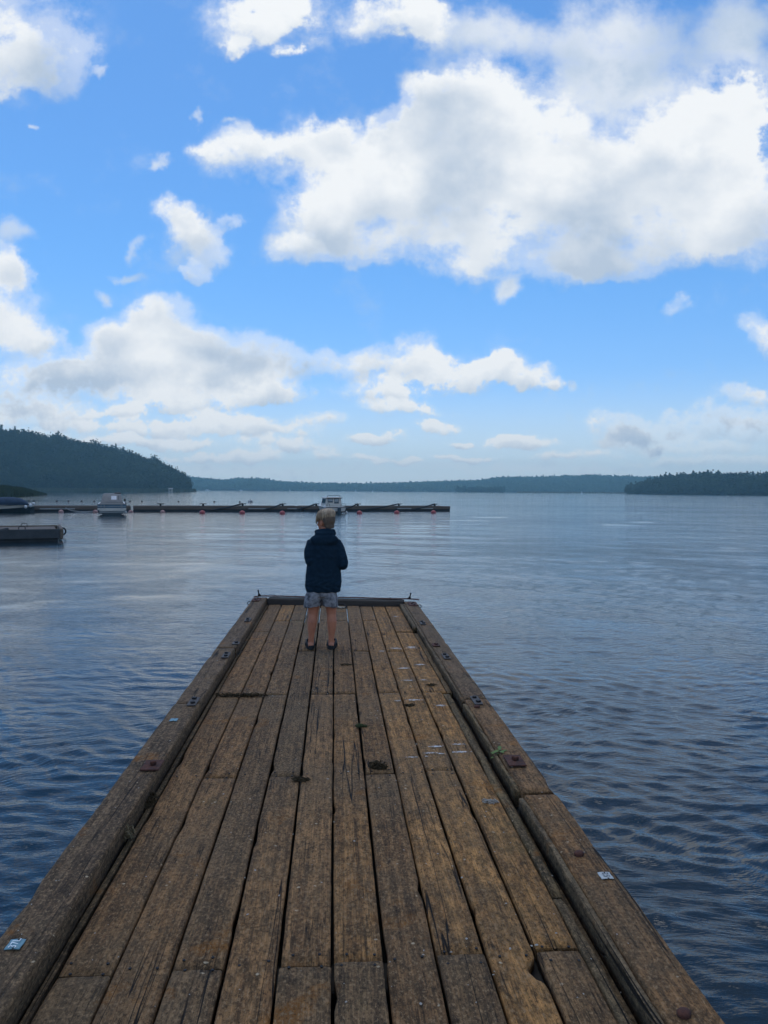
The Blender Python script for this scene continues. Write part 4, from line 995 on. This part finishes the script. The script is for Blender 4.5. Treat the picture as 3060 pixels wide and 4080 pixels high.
def on_back(xa, xb, za, zb, off): # sheet lying on the sloped back of the canopy
    f = lambda z: .35 + (1.0 - .35) * (z - 1.20) / .56 - off
    return [(xa, f(za), za), (xb, f(za), za), (xb, f(zb), zb), (xa, f(zb), zb), (xa, f(za) + .006, za), (xb, f(za) + .006, za), (xb, f(zb) + .006, zb), (xa, f(zb) + .006, zb)]
BX = [(0, 1, 2, 3), (7, 6, 5, 4), (0, 4, 5, 1), (1, 5, 6, 2), (2, 6, 7, 3), (3, 7, 4, 0)]
MB().add(on_back(-.42, .56, 1.26, 1.64, .012), BX).build('window_flap', mat('dark_canvas', (.13, .13, .125), .9), can)
MB().add(on_back(-.05, .36, 1.30, 1.60, .026), BX).build('clear_panel', mat('clear_panel', (.46, .50, .56), .3), can)
MB().ell((.45, 1.5, 1.83), (.30, .3, .09), 12, 6).build('roof_bundle', M_TRIM, kb, True)
for (x, z, m_) in ((1.02, 1.26, M_TRIM), (1.10, 1.0, M_PALE), (1.08, .25, M_WHITE)):
    MB().ell((x, .35, z), (.09, .09, .13), 10, 8).build('fender', m_, kb, True)
# blue-covered boat, side on
sp = at(-28, 2041, 0)
bb = empty('covered_boat', (sp.x, sp.y, 0), pang - math.pi / 2 + .10); tag(bb, 'white boat under a dark blue tarpaulin cut by the left edge', 'boat')
bb.location = sp - pdir * 1.2
build_hull(bb, 4.6, 1.8, .58, .26, -.2, M_GEL, M_BOTTOM, M_GEL)
ring = []
for (y, zt, wb) in ((.1, .78, .80), (.6, 1.05, .84), (1.6, 1.36, .86), (2.6, 1.40, .86), (3.4, 1.30, .80), (3.9, 1.06, .72), (4.2, .74, .60)):
    ring.append([(-wb, y, .66), (-wb * .8, y, .66 + (zt - .66) * .6), (-wb * .4, y, zt * .97), (0, y, zt), (wb * .4, y, zt * .97), (wb * .8, y, .66 + (zt - .66) * .6), (wb, y, .66)])
MB().loft(ring).build('tarpaulin', M_NAVY, bb, True)
for (x, y, z, r_) in ((.55, 4.3, .62, .16), (.35, 4.55, .78, .13), (.78, 3.9, .50, .14)):
    MB().ell((x, y, z), (r_, r_, r_ * 1.1), 10, 8).build('fender', M_WHITE, bb, True)

# ------------------------------------------------------------------ the boy
M_SKIN = mat('skin', (.50, .205, .115), .55, c2=(.43, .17, .098), scale=14, spec=.3)
M_HOOD = mat('navy_hoodie', (.0115, .030, .050), .95, var=.25, scale=25, bump=.5, bscale=320, spec=.12)
M_SOLE = mat('black_foam', (.016, .017, .019), .8, var=.25, scale=30)
M_SHORT = mat('marbled_shorts', (.055, .058, .066), .9, c2=(.33, .33, .34), scale=17, bump=.3, bscale=300, spec=.1)
M_HAIR = mat('blond_hair', (.47, .34, .215), .5, c2=(.26, .18, .115), scale=70, spec=.4, stretch=(1, 1, .35))
M_HAIR2 = mat('cropped_hair', (.185, .135, .095), .75, c2=(.12, .09, .068), scale=70, bump=.8, bscale=500, spec=.2)
by = deck_pt(1283, 2586)
boy = empty('person', (by[0], by[1], DZ), 0)
tag(boy, 'child in a navy hoodie and marbled grey shorts standing with back to us', 'person')
XC = .012                                         # torso middle against the feet's origin
legs = {-1: [(-.070, .0, .62, .082), (-.085, .0, .50, .070), (-.090, .008, .40, .056), (-.092, .004, .35, .049), (-.098, -.008, .28, .049), (-.103, -.008, .22, .043), (-.107, -.004, .14, .030), (-.110, .0, .09, .0285), (-.111, .004, .055, .031)],
        1: [(.055, .0, .62, .082), (.080, .0, .50, .068), (.091, .008, .40, .054), (.094, .004, .35, .047), (.098, -.008, .28, .049), (.097, -.008, .22, .044), (.095, -.004, .14, .031), (.093, .0, .09, .029), (.092, .004, .055, .031)]}
HC = Vector((XC + .020, .015, 1.290)); HR = Matrix.Rotation(R(48), 3, 'Z') @ Matrix.Rotation(R(-4), 3, 'X')
def hp(x, y, z): return HC + HR @ Vector((x, y, z))
body = MB()
for s_ in (-1, 1):
    body.tube([(x, y, z) for x, y, z, r_ in legs[s_]], [r_ for x, y, z, r_ in legs[s_]], 16)
    fx = legs[s_][-1][0]; to = s_ * .02
    body.ell((fx, -.012, .042), (.030, .036, .032), 12, 8)
    body.tube([(fx, -.01, .042), (fx + to * .3, .06, .046), (fx + to * .7, .12, .034), (fx + to, .17, .026)], [.028, (.036, .030), (.040, .022), (.036, .016)], 12)
    for k in range(5): body.ell((fx + to * 1.05 + (k - 2) * .0145 * s_ * -1, .178 - abs(k - 1.2) * .006 , .022), (.0085, .020, .010), 8, 6)
body.loft([[(XC * .5 + rx * math.cos(a), .002 + ry * math.sin(a), z) for a in np.linspace(0, 6.283, 20, endpoint=False)] for (z, rx, ry) in ((.56, .12, .085), (.66, .135, .095), (.76, .118, .085), (.90, .125, .085), (1.03, .135, .082), (1.10, .12, .07), (1.14, .07, .055))])
body.tube([(XC + .012, .0, 1.08), (XC + .016, .004, 1.16), (XC + .018, .012, 1.24)], [.056, .049, .050], 14)
ARM = {-1: [(XC - .118, .0, 1.055), (XC - .132, -.018, .970), (XC - .125, -.030, .895), (XC - .105, .07, .875), (XC - .080, .165, .875)],
       1: [(XC + .128, .0, 1.055), (XC + .165, -.015, .965), (XC + .188, -.030, .868), (XC + .195, .06, .838), (XC + .168, .150, .828)]}
for s_ in (-1, 1): body.tube(ARM[s_], [.042, .036, .034, .030, .024], 12)
# head
body.ell(HC + HR @ Vector((0, -.006, .012)), (.074, .090, .092), 20, 14, HR)
body.ell(hp(0, .030, -.045), (.055, .058, .062), 16, 12, HR)
body.ell(hp(0, .050, -.085), (.030, .030, .024), 12, 8, HR)
body.ell(hp(0, .088, -.022), (.011, .016, .020), 10, 8, HR); body.ell(hp(0, .097, -.034), (.012, .011, .009), 10, 8, HR)
body.ell(hp(0, .078, .012), (.050, .014, .010), 12, 8, HR)
body.ell(hp(0, .080, -.062), (.020, .010, .006), 10, 6, HR); body.ell(hp(0, .079, -.071), (.018, .010, .006), 10, 6, HR)
for s_ in (-1, 1):
    body.ell(hp(s_ * .036, .060, -.030), (.022, .020, .022), 10, 8, HR)
    body.ell(hp(s_ * .077, -.006, -.022), (.008, .019, .029), 12, 10, HR)
    # hands: palm and five fingers closing on a line held before the body
    w_ = Vector(ARM[s_][-1]); dirn = (w_ - Vector(ARM[s_][-2])).normalized(); side = Vector((-s_, 0, 0)); up_ = Vector((0, 0, 1))
    pc = w_ + dirn * .045
    body.tube([w_ - dirn * .01, w_ + dirn * .02, pc, w_ + dirn * .072], [(.020, .017), (.026, .016), (.031, .014), (.030, .012)], 12)
    for k, L in enumerate((.060, .066, .061, .048)):
        b0 = w_ + dirn * .070 + up_ * (.022 - k * .0145); b1 = b0 + dirn * L * .42 + side * .006; b2 = b1 + (dirn * .35 + side * .9) * L * .36; b3 = b2 + (side * .55 - dirn * .8) * L * .28
        body.tube([b0 - dirn * .012, b0, b1, b2, b3], [.0085, .0085, .0080, .0074, .0060], 8)
    t0 = w_ + dirn * .030 + up_ * .020; body.tube([t0, t0 + up_ * .012 + dirn * .018 + side * .008, t0 + up_ * .010 + dirn * .036 + side * .022, t0 + dirn * .046 + side * .034], [.011, .010, .0088, .0068], 8)
bo = link('body', fused(body, .0050, 3, .5), M_SKIN, boy)
M_EYE = mat('eye_white', (.7, .7, .68), .2, var=.03)
for s_ in (-1, 1): MB().ell(hp(s_ * .031, .074, -.004), (.011, .011, .010), 12, 8).build('eye', M_EYE, boy, True)
# hoodie
hd_ = MB()
def torso(z, rx, ry, cx=0.0, cy=0.0, n=28): return [(XC + cx + rx * math.cos(a) * (1 + .04 * math.cos(2 * a)), cy + ry * math.sin(a), z) for a in np.linspace(0, 6.283, n, endpoint=False)]
hd_.loft([torso(z, rx, ry, cx, cy) for (z, rx, ry, cx, cy) in ((.580, .166, .112, -.004, 0), (.600, .170, .118, -.004, 0), (.630, .176, .124, -.003, 0), (.645, .178, .125, -.002, 0), (.72, .174, .124, 0, 0), (.82, .166, .120, 0, 0), (.92, .160, .118, .004, 0), (1.02, .158, .112, .004, -.004), (1.08, .150, .100, .004, -.004), (1.125, .128, .090, .006, -.004), (1.155, .088, .074, .010, .0), (1.185, .070, .064, .014, .004))])
SL = {-1: [.066, .064, .062, .050, .040], 1: [.064, .060, .060, .050, .040]}
for s_ in (-1, 1):
    p = [Vector(v) for v in ARM[s_]]; hd_.tube([p[0] + Vector((-s_ * .05, 0, .012)), p[0], (p[0] + p[1]) / 2, p[1], (p[1] + p[2]) / 2, p[2], p[3], p[4] - (p[4] - p[3]) * .12], [.058, SL[s_][0], .066, SL[s_][1], .064, SL[s_][2], SL[s_][3], SL[s_][4]], 18)
    hd_.ell(p[2], (.061, .062, .060), 14, 10)
# the hood lying on the back and the collar round the neck
hd_.ell((XC + .008, -.072, 1.108), (.138, .052, .068), 20, 12, Matrix.Rotation(R(-14), 3, 'X'))
hd_.ell((XC + .012, -.060, 1.165), (.098, .046, .034), 20, 12)
hd_.tube([(XC + .014 + .084 * math.cos(a), .0 + .068 * math.sin(a), 1.178 - .022 * math.sin(a) + (.008 if math.cos(a) > .8 else 0)) for a in np.linspace(0, 6.283, 28)], .022, 10)
hd_.ell((XC + .098, -.03, 1.168), (.030, .03, .024), 10, 8)
def folds(co, no):
    f = mnoise.noise((co.x * 9, co.y * 9, co.z * 26)) * .0045 + mnoise.noise((co.x * 22 + 4, co.y * 22, co.z * 40)) * .0022
    if co.z < .70: f += .003 * math.sin(co.x * 70 + 3 * math.sin(co.z * 50))
    if .632 < co.z < .645: f -= .004
    return co + no * f
link('hoodie', fused(hd_, .0065, 3, .5, folds), M_HOOD, boy)
MB().tube([(XC + .02 + t * .012, .092 + .004 * t, 1.12 - .03 * t) for t in range(5)], .003, 6).build('drawstring', M_HOOD, boy)
# shorts
so_ = MB()
for s_ in (-1, 1):
    cx0, cx1, r0, r1 = (-.070, -.100, .098, .088) if s_ < 0 else (.058, .080, .098, .078)
    so_.loft([[(cx + rx * math.cos(a), .004 + ry * math.sin(a), z + .010 * (s_ * -1) * math.cos(a) * (1 if z < .46 else 0)) for a in np.linspace(0, 6.283, 22, endpoint=False)] for (z, cx, rx, ry) in ((.432, cx1, r1, .098), (.445, cx1, r1 * 1.0, .099), (.52, (cx0 + cx1) / 2, (r0 + r1) / 2, .104), (.60, cx0, r0 * .80, .098))])
so_.loft([torso(z, rx, .100, -.014) for (z, rx) in ((.535, .146), (.58, .142), (.63, .130))])
def sfold(co, no): return co + no * (mnoise.noise((co.x * 20, co.y * 20, co.z * 14)) * .004 + .002 * math.sin(math.atan2(co.y, co.x) * 9 + co.z * 30))
link('shorts', fused(so_, .0060, 2, .5, sfold), M_SHORT, boy)
# clogs
for s_ in (-1, 1):
    fx = legs[s_][-1][0]; e_ = MB()
    def foot(z, k, n=26):
        o_ = []
        for a in np.linspace(0, 6.283, n, endpoint=False):
            yy = .070 + .130 * math.sin(a); w_ = .040 + .011 * (yy / .2) + .004 * math.sin(2 * a)
            o_.append((fx + s_ * .016 * (yy / .15) + w_ * math.cos(a) * k, .070 + (yy - .070) * k, z))
        return o_
    e_.loft([foot(.0, .96), foot(.008, 1.02), foot(.022, 1.03), foot(.028, .98)])
    sole = e_.build('clog_sole', M_SOLE, boy, True)
    u_ = MB()
    # rim: low behind the heel, rising over the instep
    N = 28; ra = []; rb = []; rc = []
    for k in range(N + 1):
        a = -math.pi * .5 - math.pi * .98 + 2 * math.pi * .98 * k / N
        yy = .070 + .126 * math.sin(a); w_ = .041 + .011 * (yy / .2)
        x_ = fx + s_ * .016 * (yy / .15) + w_ * math.cos(a); h_ = .040 + .030 * max(0, min(1, (yy + .03) / .09))
        ra.append((x_, yy, .024)); rb.append((x_ * 1.0, yy, h_)); rc.append((fx + (x_ - fx) * .80, .07 + (yy - .07) * .86, h_ + .004))
    n = len(ra); u_.add(ra + rb + rc, [(i, i + 1, n + i + 1, n + i) for i in range(n - 1)] + [(n + i, n + i + 1, 2 * n + i + 1, 2 * n + i) for i in range(n - 1)])
    # vamp over the toes
    vr = []
    for yy in (.060, .085, .12, .155, .185, .197):
        w_ = .052 * math.sqrt(max(.03, 1 - max(0, (yy - .10) / .100) ** 2)); hh = .078 - .035 * max(0, (yy - .06) / .14) - (.02 if yy > .19 else 0)
        vr.append([(fx + s_ * .016 * (yy / .15) + w_ * math.cos(t), yy, .022 + (hh - .022) * max(0, math.sin(t)) ** .7) for t in np.linspace(0, math.pi, 12)])
    k0 = len(u_.v); u_.add([p for r_ in vr for p in r_], [(i * 12 + j, i * 12 + j + 1, i * 12 + 13 + j, i * 12 + 12 + j) for i in range(5) for j in range(11)])
    up = u_.build('clog_upper', M_SOLE, boy, True); sm = up.modifiers.new('t', 'SOLIDIFY'); sm.thickness = .006; sm.offset = 0
# hair: cropped sides and nape, long blond top falling from the crown
cr = MB(); cr.ell(HC + HR @ Vector((0, -.014, .018)), (.0815, .0950, .0965), 24, 16, HR); cr.ell(hp(0, -.050, -.045), (.058, .040, .050), 18, 12, HR)
def crop_face(co, no):
    l = HR.inverted() @ (co - HC)
    if l.y > .045 and l.z < .055: return co - no * .03       # keep the face clear
    if l.z < -.078: return co - no * .012
    if abs(l.x) > .055 and -.05 < l.z < .012 and l.y > -.032: return co - no * .014
    return co + no * mnoise.noise((co.x * 90, co.y * 90, co.z * 90)) * .0012
link('cropped_hair', fused(cr, .0045, 2, .5, crop_face), M_HAIR2, boy)
hs = MB(); hs2 = MB(); rn = random.Random(12)
cap = MB(); cap.ell(HC + HR @ Vector((0, -.004, .046)), (.0835, .097, .068), 24, 14, HR)
CRN = Vector((.008, -.045, .108))
for i in range(620):
    a = rn.uniform(0, 6.283); fr = math.sin(a)                # +1 towards the brow
    reach = rn.uniform(.75, 1.05)
    bot = (-.008 if fr < -.2 else (-.012 if fr < .45 else -.014)) + rn.uniform(-.022, .040)
    P_ = []; rr = .0 + rn.uniform(.0, .45); wob = rn.uniform(-.25, .25)
    for k in range(7):
        t = rr + (1 - rr) * k / 6 * reach
        an = a + wob * t
        ph = t * 1.45
        ex = Vector((math.cos(an) * .0835 * math.sin(ph), math.sin(an) * .0985 * math.sin(ph) - .004 - .03 * (1 - t), .040 + (.072 + rn.uniform(0, .006)) * math.cos(ph)))
        if t > .9: ex.z = ex.z - (t - .9) * .25
        lift = (.004 + .005 * math.sin(t * 3.1) + rn.uniform(-.001, .004)) * (1 if k < 5 else .4)
        nrm = Vector((ex.x / .0885, ex.y / .104, (ex.z - .03) / .08)).normalized()
        ex = ex + nrm * lift
        if k == 6: ex.x *= .965; ex.y *= .97
        if k >= 5: ex.z = max(bot, ex.z - (.026 if k == 6 else .012))
        if fr > .35 and k >= 4: ex += Vector((-.003, .004, -.006)) * (k - 3)      # fringe swept to the side
        P_.append(HC + HR @ ex)
    w_ = rn.uniform(.0024, .0050)
    (hs, hs, hs2)[i % 3].tube(P_, [w_ * .8, w_ * 1.1, w_ * 1.2, w_ * 1.2, w_ * 1.1, w_ * .8, w_ * .2], 4)
def cap_in(co, no):
    l = HR.inverted() @ (co - HC)
    if l.y > .06 and l.z < .035: return co - no * .02
    return co + no * mnoise.noise((co.x * 60, co.y * 60, co.z * 60)) * .003
hm = hs.mesh('hair', True); cm_ = fused(cap, .005, 2, .5, cap_in)
bm = bmesh.new(); bm.from_mesh(hm); bm.from_mesh(cm_); bm.to_mesh(hm); bm.free()
for p_ in hm.polygons: p_.use_smooth = True
link('blond_hair', hm, M_HAIR, boy)
hs2.build('hair_streaks', mat('pale_hair', (.64, .50, .34), .5, c2=(.48, .36, .24), scale=60, spec=.4), boy, True)

# ------------------------------------------------------------------ air
hz = MB().box(-2600, 2600, -60, 2500, -3.0, 92.0).build('haze', None); hz['kind'] = 'stuff'
tag(hz, 'thin blue summer haze over the lake', 'haze')
M_AIR = bpy.data.materials.new('haze'); M_AIR.use_nodes = True; nt = M_AIR.node_tree; nt.nodes.clear()
pv = nt.nodes.new('ShaderNodeVolumePrincipled'); pv.inputs['Color'].default_value = (.54, .90, 1.0, 1); pv.inputs['Density'].default_value = 3.3e-4; pv.inputs['Anisotropy'].default_value = .62
om = nt.nodes.new('ShaderNodeOutputMaterial'); nt.links.new(pv.outputs[0], om.inputs['Volume'])
hz.data.materials.append(M_AIR)
